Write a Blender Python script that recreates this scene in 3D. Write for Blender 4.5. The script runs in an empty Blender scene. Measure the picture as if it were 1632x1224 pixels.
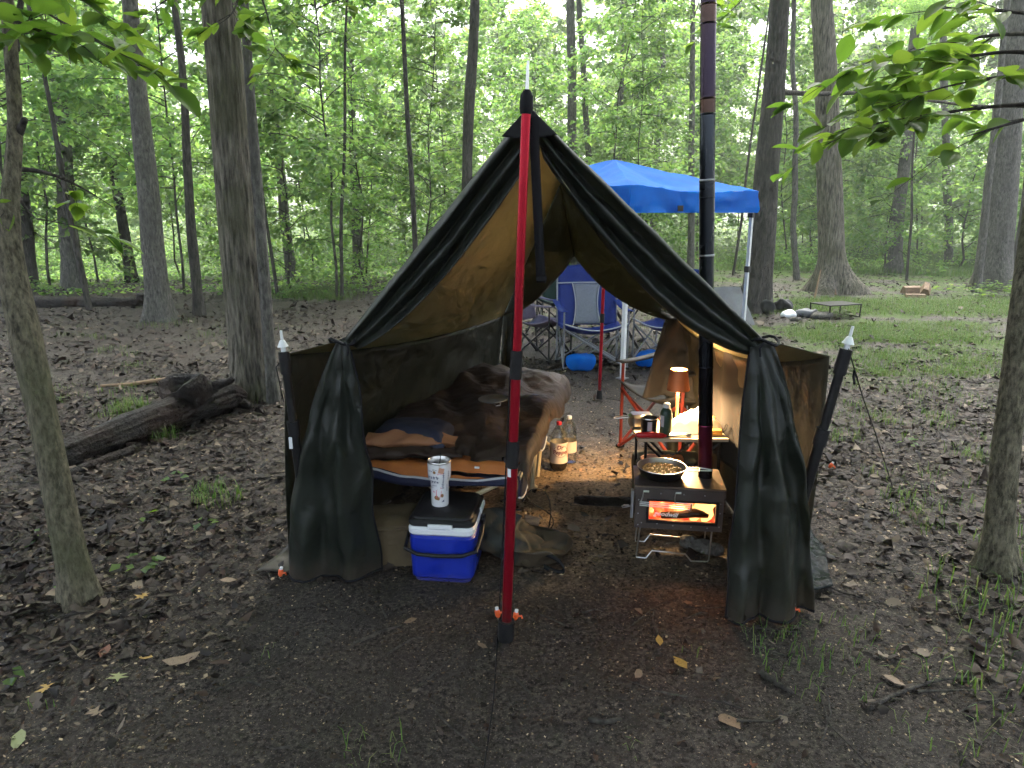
import bpy, math, random
import numpy as np
from mathutils import Vector, Matrix, noise

random.seed(7)
RNG = np.random.default_rng(11)
PI = math.pi
scene = bpy.context.scene
COL = scene.collection

# ------------------------------------------------------------------ camera
CAM_H, PITCH, FPX = 1.55, math.radians(13.5), 1131.0
cam_data = bpy.data.cameras.new('camera')
cam_data.sensor_width = 36.0
cam_data.lens = 36.0 * FPX / 1632.0
cam_data.clip_start, cam_data.clip_end = 0.05, 2000
cam = bpy.data.objects.new('camera', cam_data)
COL.objects.link(cam)
cam.location = (0, 0, CAM_H)
cam.rotation_euler = (math.radians(90) - PITCH, 0, 0)
scene.camera = cam

# ------------------------------------------------------------------ sky, sun, exposure
SUN_EL, SUN_AZ = math.radians(58), math.radians(15)
world = bpy.data.worlds.new('World')
scene.world = world
world.use_nodes = True
wn, wl = world.node_tree.nodes, world.node_tree.links
wn.clear()
sky = wn.new('ShaderNodeTexSky')
sky.sky_type = 'NISHITA'
sky.sun_disc = False
sky.sun_elevation = SUN_EL
sky.sun_rotation = SUN_AZ
sky.air_density, sky.dust_density, sky.ozone_density = 1.0, 6.0, 1.0
hs = wn.new('ShaderNodeHueSaturation')          # overcast: a greyer sky
hs.inputs['Saturation'].default_value = 0.60
bg = wn.new('ShaderNodeBackground')
bg.inputs['Strength'].default_value = 0.15
wo = wn.new('ShaderNodeOutputWorld')
wl.new(sky.outputs[0], hs.inputs['Color'])
wl.new(hs.outputs[0], bg.inputs['Color'])
wl.new(bg.outputs[0], wo.inputs[0])

sun_data = bpy.data.lights.new('sun', 'SUN')
sun_data.energy = 1.5
sun_data.angle = math.radians(35)
sun_data.color = (1.0, 0.985, 0.96)
sun = bpy.data.objects.new('sun', sun_data)
COL.objects.link(sun)
# sky sun_rotation is measured from +Y towards +X
sd = Vector((math.sin(SUN_AZ) * math.cos(SUN_EL), math.cos(SUN_AZ) * math.cos(SUN_EL), math.sin(SUN_EL)))
sun.rotation_euler = sd.to_track_quat('Z', 'Y').to_euler()
sun.location = (0, 0, 30)

vs = scene.view_settings
vs.view_transform, vs.look = 'Standard', 'None'
vs.exposure, vs.gamma, vs.use_curve_mapping = 2.4, 1.0, False

scene.render.engine = 'CYCLES'
cy = scene.cycles
cy.use_denoising = True
cy.max_bounces, cy.diffuse_bounces, cy.glossy_bounces = 5, 3, 2
cy.transmission_bounces, cy.transparent_max_bounces = 4, 12
cy.use_adaptive_sampling, cy.adaptive_threshold, cy.adaptive_min_samples = True, 0.03, 8
cy.caustics_reflective = cy.caustics_refractive = False
cy.sample_clamp_indirect = 6.0

# ------------------------------------------------------------------ placing
CP, SP = math.cos(PITCH), math.sin(PITCH)
def W(px, py, d):
    """point of the place that the photograph shows at (px, py), d metres ahead of the camera"""
    a, b = (px - 816.0) / FPX, (612.0 - py) / FPX
    dy, dz = CP + b * SP, -SP + b * CP
    t = d / dy
    return Vector((a * t, d, CAM_H + dz * t))
def G(px, py, z=0.0):
    a, b = (px - 816.0) / FPX, (612.0 - py) / FPX
    dy, dz = CP + b * SP, -SP + b * CP
    t = (z - CAM_H) / dz
    return Vector((a * t, dy * t, z))
def depth(p):
    return p[1] * CP + (CAM_H - p[2]) * SP
def V(*a): return Vector(a)
def lerp(a, b, t): return a + (b - a) * t
def nz(x, y=0, z=0): return noise.noise(Vector((x, y, z)))

# ------------------------------------------------------------------ mesh builder
class MB:
    def __init__(s): s.v, s.f, s.mi = [], [], []
    def add(s, vs, fs, mi=0):
        o = len(s.v); s.v += [tuple(p) for p in vs]
        for f in fs: s.f.append(tuple(i + o for i in f)); s.mi.append(mi)
        return s
    def box(s, c, size, R=None, mi=0, taper=1.0):
        x, y, z = (k / 2 for k in size); vs = []
        for sz in (-1, 1):
            t = taper if sz < 0 else 1.0
            for sx, sy in ((-1, -1), (1, -1), (1, 1), (-1, 1)):
                p = Vector((sx * x * t, sy * y * t, sz * z))
                vs.append(Vector(c) + (R @ p if R else p))
        return s.add(vs, [(3, 2, 1, 0), (4, 5, 6, 7), (0, 1, 5, 4), (1, 2, 6, 5), (2, 3, 7, 6), (3, 0, 4, 7)], mi)
    def rbox(s, c, size, r=0.02, mi=0, top=1.0, n=4, R=None):
        """box with rounded vertical corners and softened top and bottom; top = scale of the upper face"""
        x, y, z = size[0] / 2, size[1] / 2, size[2]
        e = min(r * 0.5, z * 0.25)
        rings = []
        for zz, ins in ((0, e), (e, 0), (z - e, 0), (z, e)):
            k = 1 + (top - 1) * zz / z
            ring = []
            for cx, cy_, a0 in ((x - r, y - r, 0), (-x + r, y - r, 90), (-x + r, -y + r, 180), (x - r, -y + r, 270)):
                for i in range(n + 1):
                    a = math.radians(a0 + 90 * i / n); rr = max(r - ins, 0.001)
                    p = Vector(((cx + rr * math.cos(a)) * k, (cy_ + rr * math.sin(a)) * k, zz))
                    ring.append(Vector(c) + (R @ p if R else p))
            rings.append(ring)
        m = len(rings[0]); vs = [p for q in rings for p in q]; fs = []
        for k in range(3):
            for i in range(m):
                j = (i + 1) % m
                fs.append((k * m + i, k * m + j, (k + 1) * m + j, (k + 1) * m + i))
        fs.append(tuple(range(m - 1, -1, -1))); fs.append(tuple(3 * m + i for i in range(m)))
        return s.add(vs, fs, mi)
    def tube(s, path, r, sides=8, mi=0, cap=True, prof=None):
        path = [Vector(p) for p in path]; n = len(path)
        rad = [r] * n if isinstance(r, (int, float)) else list(r)
        t0 = (path[1] - path[0]).normalized()
        ref = Vector((0, 0, 1)) if abs(t0.z) < 0.9 else Vector((1, 0, 0))
        u = t0.cross(ref).normalized(); vs = []
        for k in range(n):
            t = (path[min(k + 1, n - 1)] - path[max(k - 1, 0)])
            t = t.normalized() if t.length > 1e-9 else t0
            u = (u - t * u.dot(t)).normalized(); w = t.cross(u)
            for i in range(sides):
                a = 2 * PI * i / sides
                q = rad[k] * (prof(a, k / (n - 1)) if prof else 1.0)
                vs.append(path[k] + u * math.cos(a) * q + w * math.sin(a) * q)
        fs = []
        for k in range(n - 1):
            for i in range(sides):
                j = (i + 1) % sides
                fs.append((k * sides + i, k * sides + j, (k + 1) * sides + j, (k + 1) * sides + i))
        if cap:
            fs.append(tuple(range(sides - 1, -1, -1))); fs.append(tuple((n - 1) * sides + i for i in range(sides)))
        return s.add(vs, fs, mi)
    def lathe(s, prof, c=(0, 0, 0), sides=28, mi=0, R=None):
        vs, fs = [], []; n = len(prof)
        for r, z in prof:
            for i in range(sides):
                a = 2 * PI * i / sides; p = Vector((max(r, 1e-4) * math.cos(a), max(r, 1e-4) * math.sin(a), z))
                vs.append(Vector(c) + (R @ p if R else p))
        for k in range(n - 1):
            for i in range(sides):
                j = (i + 1) % sides
                fs.append((k * sides + i, k * sides + j, (k + 1) * sides + j, (k + 1) * sides + i))
        return s.add(vs, fs, mi)
    def grid(s, fn, nu, nv, mi=0):
        vs = [fn(i / nu, j / nv) for j in range(nv + 1) for i in range(nu + 1)]
        fs = [(j * (nu + 1) + i, j * (nu + 1) + i + 1, (j + 1) * (nu + 1) + i + 1, (j + 1) * (nu + 1) + i) for j in range(nv) for i in range(nu)]
        return s.add(vs, fs, mi)
    def mesh(s, name, mats, smooth=True):
        me = bpy.data.meshes.new(name); me.from_pydata(s.v, [], s.f)
        for m in (mats if isinstance(mats, (list, tuple)) else [mats]): me.materials.append(m)
        if any(s.mi): me.polygons.foreach_set('material_index', s.mi)
        if smooth: me.polygons.foreach_set('use_smooth', [True] * len(s.f))
        me.update(); return me

def put(name, me, parent=None, world=True, loc=None, rot=None):
    o = bpy.data.objects.new(name, me); COL.objects.link(o)
    if parent:
        o.parent = parent
        if world and parent.parent is None and loc is None: o.location = -parent.location
    if loc is not None: o.location = loc
    if rot is not None: o.rotation_euler = rot
    return o
def part(name, mb, mats, parent, world=True, smooth=True, label=None, angle=35):
    me = mb.mesh(name, mats, smooth)
    if smooth and angle: sharp(me, angle)
    o = put(name, me, parent, world)
    if label: o['label'] = label
    return o
def sharp(me, deg):
    try: me.set_sharp_from_angle(angle=math.radians(deg))
    except Exception: pass
def tag(o, label=None, cat=None, group=None, kind=None):
    if label: o['label'] = label
    if cat: o['category'] = cat
    if group: o['group'] = group
    if kind: o['kind'] = kind
    return o
def thing(name, label, cat, loc=(0, 0, 0), rz=0.0, group=None):
    o = bpy.data.objects.new(name, None); COL.objects.link(o)
    o.empty_display_size = 0.05
    o.location = loc; o.rotation_euler = (0, 0, rz)
    return tag(o, label, cat, group)
def solid(name, mb, mats, label, cat, group=None, loc=None, rz=0, smooth=True, angle=35):
    me = mb.mesh(name, mats, smooth)
    if smooth and angle: sharp(me, angle)
    o = put(name, me); tag(o, label, cat, group)
    if loc is not None: o.location = loc; o.rotation_euler = (0, 0, rz)
    return o
def np_mesh(name, verts, nper, mat, smooth=False):
    """many small n-gons: verts (N, nper, 3)"""
    N = verts.shape[0]; me = bpy.data.meshes.new(name)
    me.vertices.add(N * nper); me.vertices.foreach_set('co', verts.reshape(-1).astype(np.float32))
    me.loops.add(N * nper); me.loops.foreach_set('vertex_index', np.arange(N * nper, dtype=np.int32))
    me.polygons.add(N); me.polygons.foreach_set('loop_start', np.arange(0, N * nper, nper, dtype=np.int32))
    me.polygons.foreach_set('loop_total', np.full(N, nper, dtype=np.int32))
    me.materials.append(mat); me.update(calc_edges=True); me.validate()
    return me

def np_mesh_idx(name, verts, faces, mat):
    """N copies of one small quad patch: verts (N, k, 3), faces (f, 4)"""
    N, k = verts.shape[:2]; F_ = (faces[None] + (np.arange(N) * k)[:, None, None]).reshape(-1); nf = len(F_) // 4
    me = bpy.data.meshes.new(name); me.vertices.add(N * k); me.vertices.foreach_set('co', verts.reshape(-1).astype(np.float32))
    me.loops.add(nf * 4); me.loops.foreach_set('vertex_index', F_.astype(np.int32)); me.polygons.add(nf)
    me.polygons.foreach_set('loop_start', np.arange(0, nf * 4, 4, dtype=np.int32)); me.polygons.foreach_set('loop_total', np.full(nf, 4, dtype=np.int32))
    me.polygons.foreach_set('use_smooth', np.ones(nf, dtype=bool)); me.materials.append(mat); me.update(calc_edges=True); me.validate(); return me
# ------------------------------------------------------------------ materials
def nodes_of(name):
    m = bpy.data.materials.new(name); m.use_nodes = True
    nt = m.node_tree; nt.nodes.clear()
    return m, nt.nodes, nt.links
def M(name, c1, c2=None, rough=0.6, metal=0.0, scale=8.0, bump=0.0, bscale=None, coat=0.0, stretch=None, trans=0.0, spec=0.5, tcol=None, sheen=0.0, detail=5.0, lo=0.35, hi=0.65, rvar=0.0):
    m, n, l = nodes_of(name)
    out = n.new('ShaderNodeOutputMaterial'); b = n.new('ShaderNodeBsdfPrincipled')
    b.inputs['Base Color'].default_value = (*c1, 1); b.inputs['Roughness'].default_value = rough
    b.inputs['Metallic'].default_value = metal; b.inputs['Specular IOR Level'].default_value = spec
    b.inputs['Coat Weight'].default_value = coat; b.inputs['Sheen Weight'].default_value = sheen
    tc = n.new('ShaderNodeTexCoord'); co = tc.outputs['Object']
    if stretch:
        mp = n.new('ShaderNodeMapping'); mp.inputs['Scale'].default_value = stretch
        l.new(co, mp.inputs[0]); co = mp.outputs[0]
    col = None
    if c2 or rvar:
        t = n.new('ShaderNodeTexNoise'); t.inputs['Scale'].default_value = scale; t.inputs['Detail'].default_value = detail
        l.new(co, t.inputs['Vector'])
        r = n.new('ShaderNodeMapRange'); r.inputs[1].default_value = lo; r.inputs[2].default_value = hi
        l.new(t.outputs[0], r.inputs[0])
        if c2:
            mx = n.new('ShaderNodeMix'); mx.data_type = 'RGBA'
            mx.inputs[6].default_value = (*c1, 1); mx.inputs[7].default_value = (*c2, 1)
            l.new(r.outputs[0], mx.inputs[0]); col = mx.outputs[2]; l.new(col, b.inputs['Base Color'])
        if rvar:
            r2 = n.new('ShaderNodeMapRange'); r2.inputs[3].default_value = rough - rvar; r2.inputs[4].default_value = rough + rvar
            l.new(r.outputs[0], r2.inputs[0]); l.new(r2.outputs[0], b.inputs['Roughness'])
    if bump:
        t2 = n.new('ShaderNodeTexNoise'); t2.inputs['Scale'].default_value = bscale or scale; t2.inputs['Detail'].default_value = 6
        l.new(co, t2.inputs['Vector'])
        bp = n.new('ShaderNodeBump'); bp.inputs['Strength'].default_value = min(bump, 1.0); bp.inputs['Distance'].default_value = 0.01 * max(1.0, bump)
        l.new(t2.outputs[0], bp.inputs['Height']); l.new(bp.outputs[0], b.inputs['Normal'])
    if trans:
        tr = n.new('ShaderNodeBsdfTranslucent'); tr.inputs[0].default_value = (*(tcol or c1), 1)
        ms = n.new('ShaderNodeMixShader'); ms.inputs[0].default_value = trans
        l.new(b.outputs[0], ms.inputs[1]); l.new(tr.outputs[0], ms.inputs[2]); l.new(ms.outputs[0], out.inputs[0])
    else: l.new(b.outputs[0], out.inputs[0])
    return m
def creased(name, c1, c2, rough, spec, trans, tcol, scale=3.0):
    """thin coated cloth with sharp creases: ridges where a noise crosses its middle value"""
    m, n, l = nodes_of(name)
    out = n.new('ShaderNodeOutputMaterial'); b = n.new('ShaderNodeBsdfPrincipled'); b.inputs['Roughness'].default_value = rough; b.inputs['Specular IOR Level'].default_value = spec
    tc = n.new('ShaderNodeTexCoord'); hs_ = []
    for sc, k in ((scale, 1.0), (scale * 2.6, .45)):
        t = n.new('ShaderNodeTexNoise'); t.inputs['Scale'].default_value = sc; t.inputs['Detail'].default_value = 1.5; t.inputs['Distortion'].default_value = .6
        l.new(tc.outputs['Object'], t.inputs['Vector'])
        s = n.new('ShaderNodeMath'); s.operation = 'SUBTRACT'; s.inputs[1].default_value = .5; l.new(t.outputs[0], s.inputs[0])
        a = n.new('ShaderNodeMath'); a.operation = 'ABSOLUTE'; l.new(s.outputs[0], a.inputs[0])
        p = n.new('ShaderNodeMath'); p.operation = 'POWER'; p.inputs[1].default_value = .55; l.new(a.outputs[0], p.inputs[0])
        q = n.new('ShaderNodeMath'); q.operation = 'MULTIPLY'; q.inputs[1].default_value = -k; l.new(p.outputs[0], q.inputs[0]); hs_.append(q.outputs[0])
    ad = n.new('ShaderNodeMath'); ad.operation = 'ADD'; l.new(hs_[0], ad.inputs[0]); l.new(hs_[1], ad.inputs[1])
    bp = n.new('ShaderNodeBump'); bp.inputs['Strength'].default_value = .45; bp.inputs['Distance'].default_value = .022
    l.new(ad.outputs[0], bp.inputs['Height']); l.new(bp.outputs[0], b.inputs['Normal'])
    t = n.new('ShaderNodeTexNoise'); t.inputs['Scale'].default_value = 2.5; l.new(tc.outputs['Object'], t.inputs['Vector'])
    mx = n.new('ShaderNodeMix'); mx.data_type = 'RGBA'; mx.inputs[6].default_value = (*c1, 1); mx.inputs[7].default_value = (*c2, 1); l.new(t.outputs[0], mx.inputs[0]); l.new(mx.outputs[2], b.inputs['Base Color'])
    tr = n.new('ShaderNodeBsdfTranslucent'); tr.inputs[0].default_value = (*tcol, 1); ms = n.new('ShaderNodeMixShader'); ms.inputs[0].default_value = trans
    l.new(b.outputs[0], ms.inputs[1]); l.new(tr.outputs[0], ms.inputs[2]); l.new(ms.outputs[0], out.inputs[0]); return m
def leaf_mat(name, cols, tcols, trans=0.45, rough=0.45, spec=0.35, vary=0.0):
    """every leaf its own tone: random per mesh island"""
    m, n, l = nodes_of(name)
    out = n.new('ShaderNodeOutputMaterial'); b = n.new('ShaderNodeBsdfPrincipled')
    b.inputs['Roughness'].default_value = rough; b.inputs['Specular IOR Level'].default_value = spec
    g = n.new('ShaderNodeNewGeometry'); oi = n.new('ShaderNodeObjectInfo')
    ad = n.new('ShaderNodeMath'); ad.operation = 'ADD'; l.new(g.outputs['Random Per Island'], ad.inputs[0]); l.new(oi.outputs['Random'], ad.inputs[1])
    fr = n.new('ShaderNodeMath'); fr.operation = 'FRACT'; l.new(ad.outputs[0], fr.inputs[0])
    def ramp(cs):
        r = n.new('ShaderNodeValToRGB'); e = r.color_ramp.elements
        while len(e) < len(cs): e.new(0.5)
        for i, c in enumerate(cs): e[i].position = i / (len(cs) - 1); e[i].color = (*c, 1)
        l.new(fr.outputs[0], r.inputs[0]); return r
    vr = n.new('ShaderNodeMapRange'); vr.inputs[3].default_value = 1 - vary; vr.inputs[4].default_value = 1 + vary; l.new(oi.outputs['Random'], vr.inputs[0])
    def toned(r):
        h = n.new('ShaderNodeHueSaturation'); l.new(vr.outputs[0], h.inputs['Value']); l.new(r.outputs[0], h.inputs['Color']); return h
    r1 = toned(ramp(cols)); l.new(r1.outputs[0], b.inputs['Base Color'])
    if trans:
        r2 = toned(ramp(tcols)); tr = n.new('ShaderNodeBsdfTranslucent'); l.new(r2.outputs[0], tr.inputs[0])
        ms = n.new('ShaderNodeMixShader'); ms.inputs[0].default_value = trans
        l.new(b.outputs[0], ms.inputs[1]); l.new(tr.outputs[0], ms.inputs[2]); l.new(ms.outputs[0], out.inputs[0])
    else: l.new(b.outputs[0], out.inputs[0])
    return m
def emit(name, c, s):
    m, n, l = nodes_of(name); o = n.new('ShaderNodeOutputMaterial'); e = n.new('ShaderNodeEmission')
    e.inputs[0].default_value = (*c, 1); e.inputs[1].default_value = s; l.new(e.outputs[0], o.inputs[0]); return m
def clear(name, c=(1, 1, 1), gloss=0.12, rough=0.03):
    m, n, l = nodes_of(name); o = n.new('ShaderNodeOutputMaterial')
    t = n.new('ShaderNodeBsdfTransparent'); t.inputs[0].default_value = (*c, 1)
    g = n.new('ShaderNodeBsdfGlossy'); g.inputs['Roughness'].default_value = rough
    f = n.new('ShaderNodeFresnel'); f.inputs[0].default_value = 1.45
    ad = n.new('ShaderNodeMath'); ad.operation = 'ADD'; ad.operation = 'MULTIPLY_ADD'; ad.inputs[1].default_value = .45; ad.inputs[2].default_value = gloss - 0.04; l.new(f.outputs[0], ad.inputs[0])
    ms = n.new('ShaderNodeMixShader'); l.new(ad.outputs[0], ms.inputs[0]); l.new(t.outputs[0], ms.inputs[1]); l.new(g.outputs[0], ms.inputs[2])
    l.new(ms.outputs[0], o.inputs[0]); return m
def bark(name, c1, c2, scale=30, vert=0.16, bump=1.0, moss=None):
    """furrowed bark: noise stretched along the trunk"""
    m, n, l = nodes_of(name)
    out = n.new('ShaderNodeOutputMaterial'); b = n.new('ShaderNodeBsdfPrincipled'); b.inputs['Roughness'].default_value = 0.88
    b.inputs['Specular IOR Level'].default_value = 0.25
    tc = n.new('ShaderNodeTexCoord'); mp = n.new('ShaderNodeMapping'); mp.inputs['Scale'].default_value = (1, 1, vert)
    l.new(tc.outputs['Object'], mp.inputs[0])
    t = n.new('ShaderNodeTexNoise'); t.inputs['Scale'].default_value = scale; t.inputs['Detail'].default_value = 7; t.inputs['Roughness'].default_value = 0.65
    l.new(mp.outputs[0], t.inputs['Vector'])
    big = n.new('ShaderNodeTexNoise'); big.inputs['Scale'].default_value = 3.0; l.new(tc.outputs['Object'], big.inputs['Vector'])
    r = n.new('ShaderNodeMapRange'); r.inputs[1].default_value = 0.36; r.inputs[2].default_value = 0.66; l.new(t.outputs[0], r.inputs[0])
    mx = n.new('ShaderNodeMix'); mx.data_type = 'RGBA'; mx.inputs[6].default_value = (*c1, 1); mx.inputs[7].default_value = (*c2, 1)
    l.new(r.outputs[0], mx.inputs[0])
    r3 = n.new('ShaderNodeMapRange'); r3.inputs[1].default_value = 0.45; r3.inputs[2].default_value = 0.68; r3.inputs[4].default_value = 0.6; l.new(big.outputs[0], r3.inputs[0])
    mx2 = n.new('ShaderNodeMix'); mx2.data_type = 'RGBA'; mx2.inputs[7].default_value = (*(moss or (c1[0] * 1.6, c1[1] * 1.6, c1[2] * 1.5)), 1)
    l.new(r3.outputs[0], mx2.inputs[0]); l.new(mx.outputs[2], mx2.inputs[6]); l.new(mx2.outputs[2], b.inputs['Base Color'])
    if 'wet' in name: b.inputs['Roughness'].default_value = 0.42; b.inputs['Specular IOR Level'].default_value = 0.22
    bp = n.new('ShaderNodeBump'); bp.inputs['Strength'].default_value = bump; bp.inputs['Distance'].default_value = 0.035
    l.new(t.outputs[0], bp.inputs['Height']); l.new(bp.outputs[0], b.inputs['Normal']); l.new(b.outputs[0], out.inputs[0])
    return m

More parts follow.
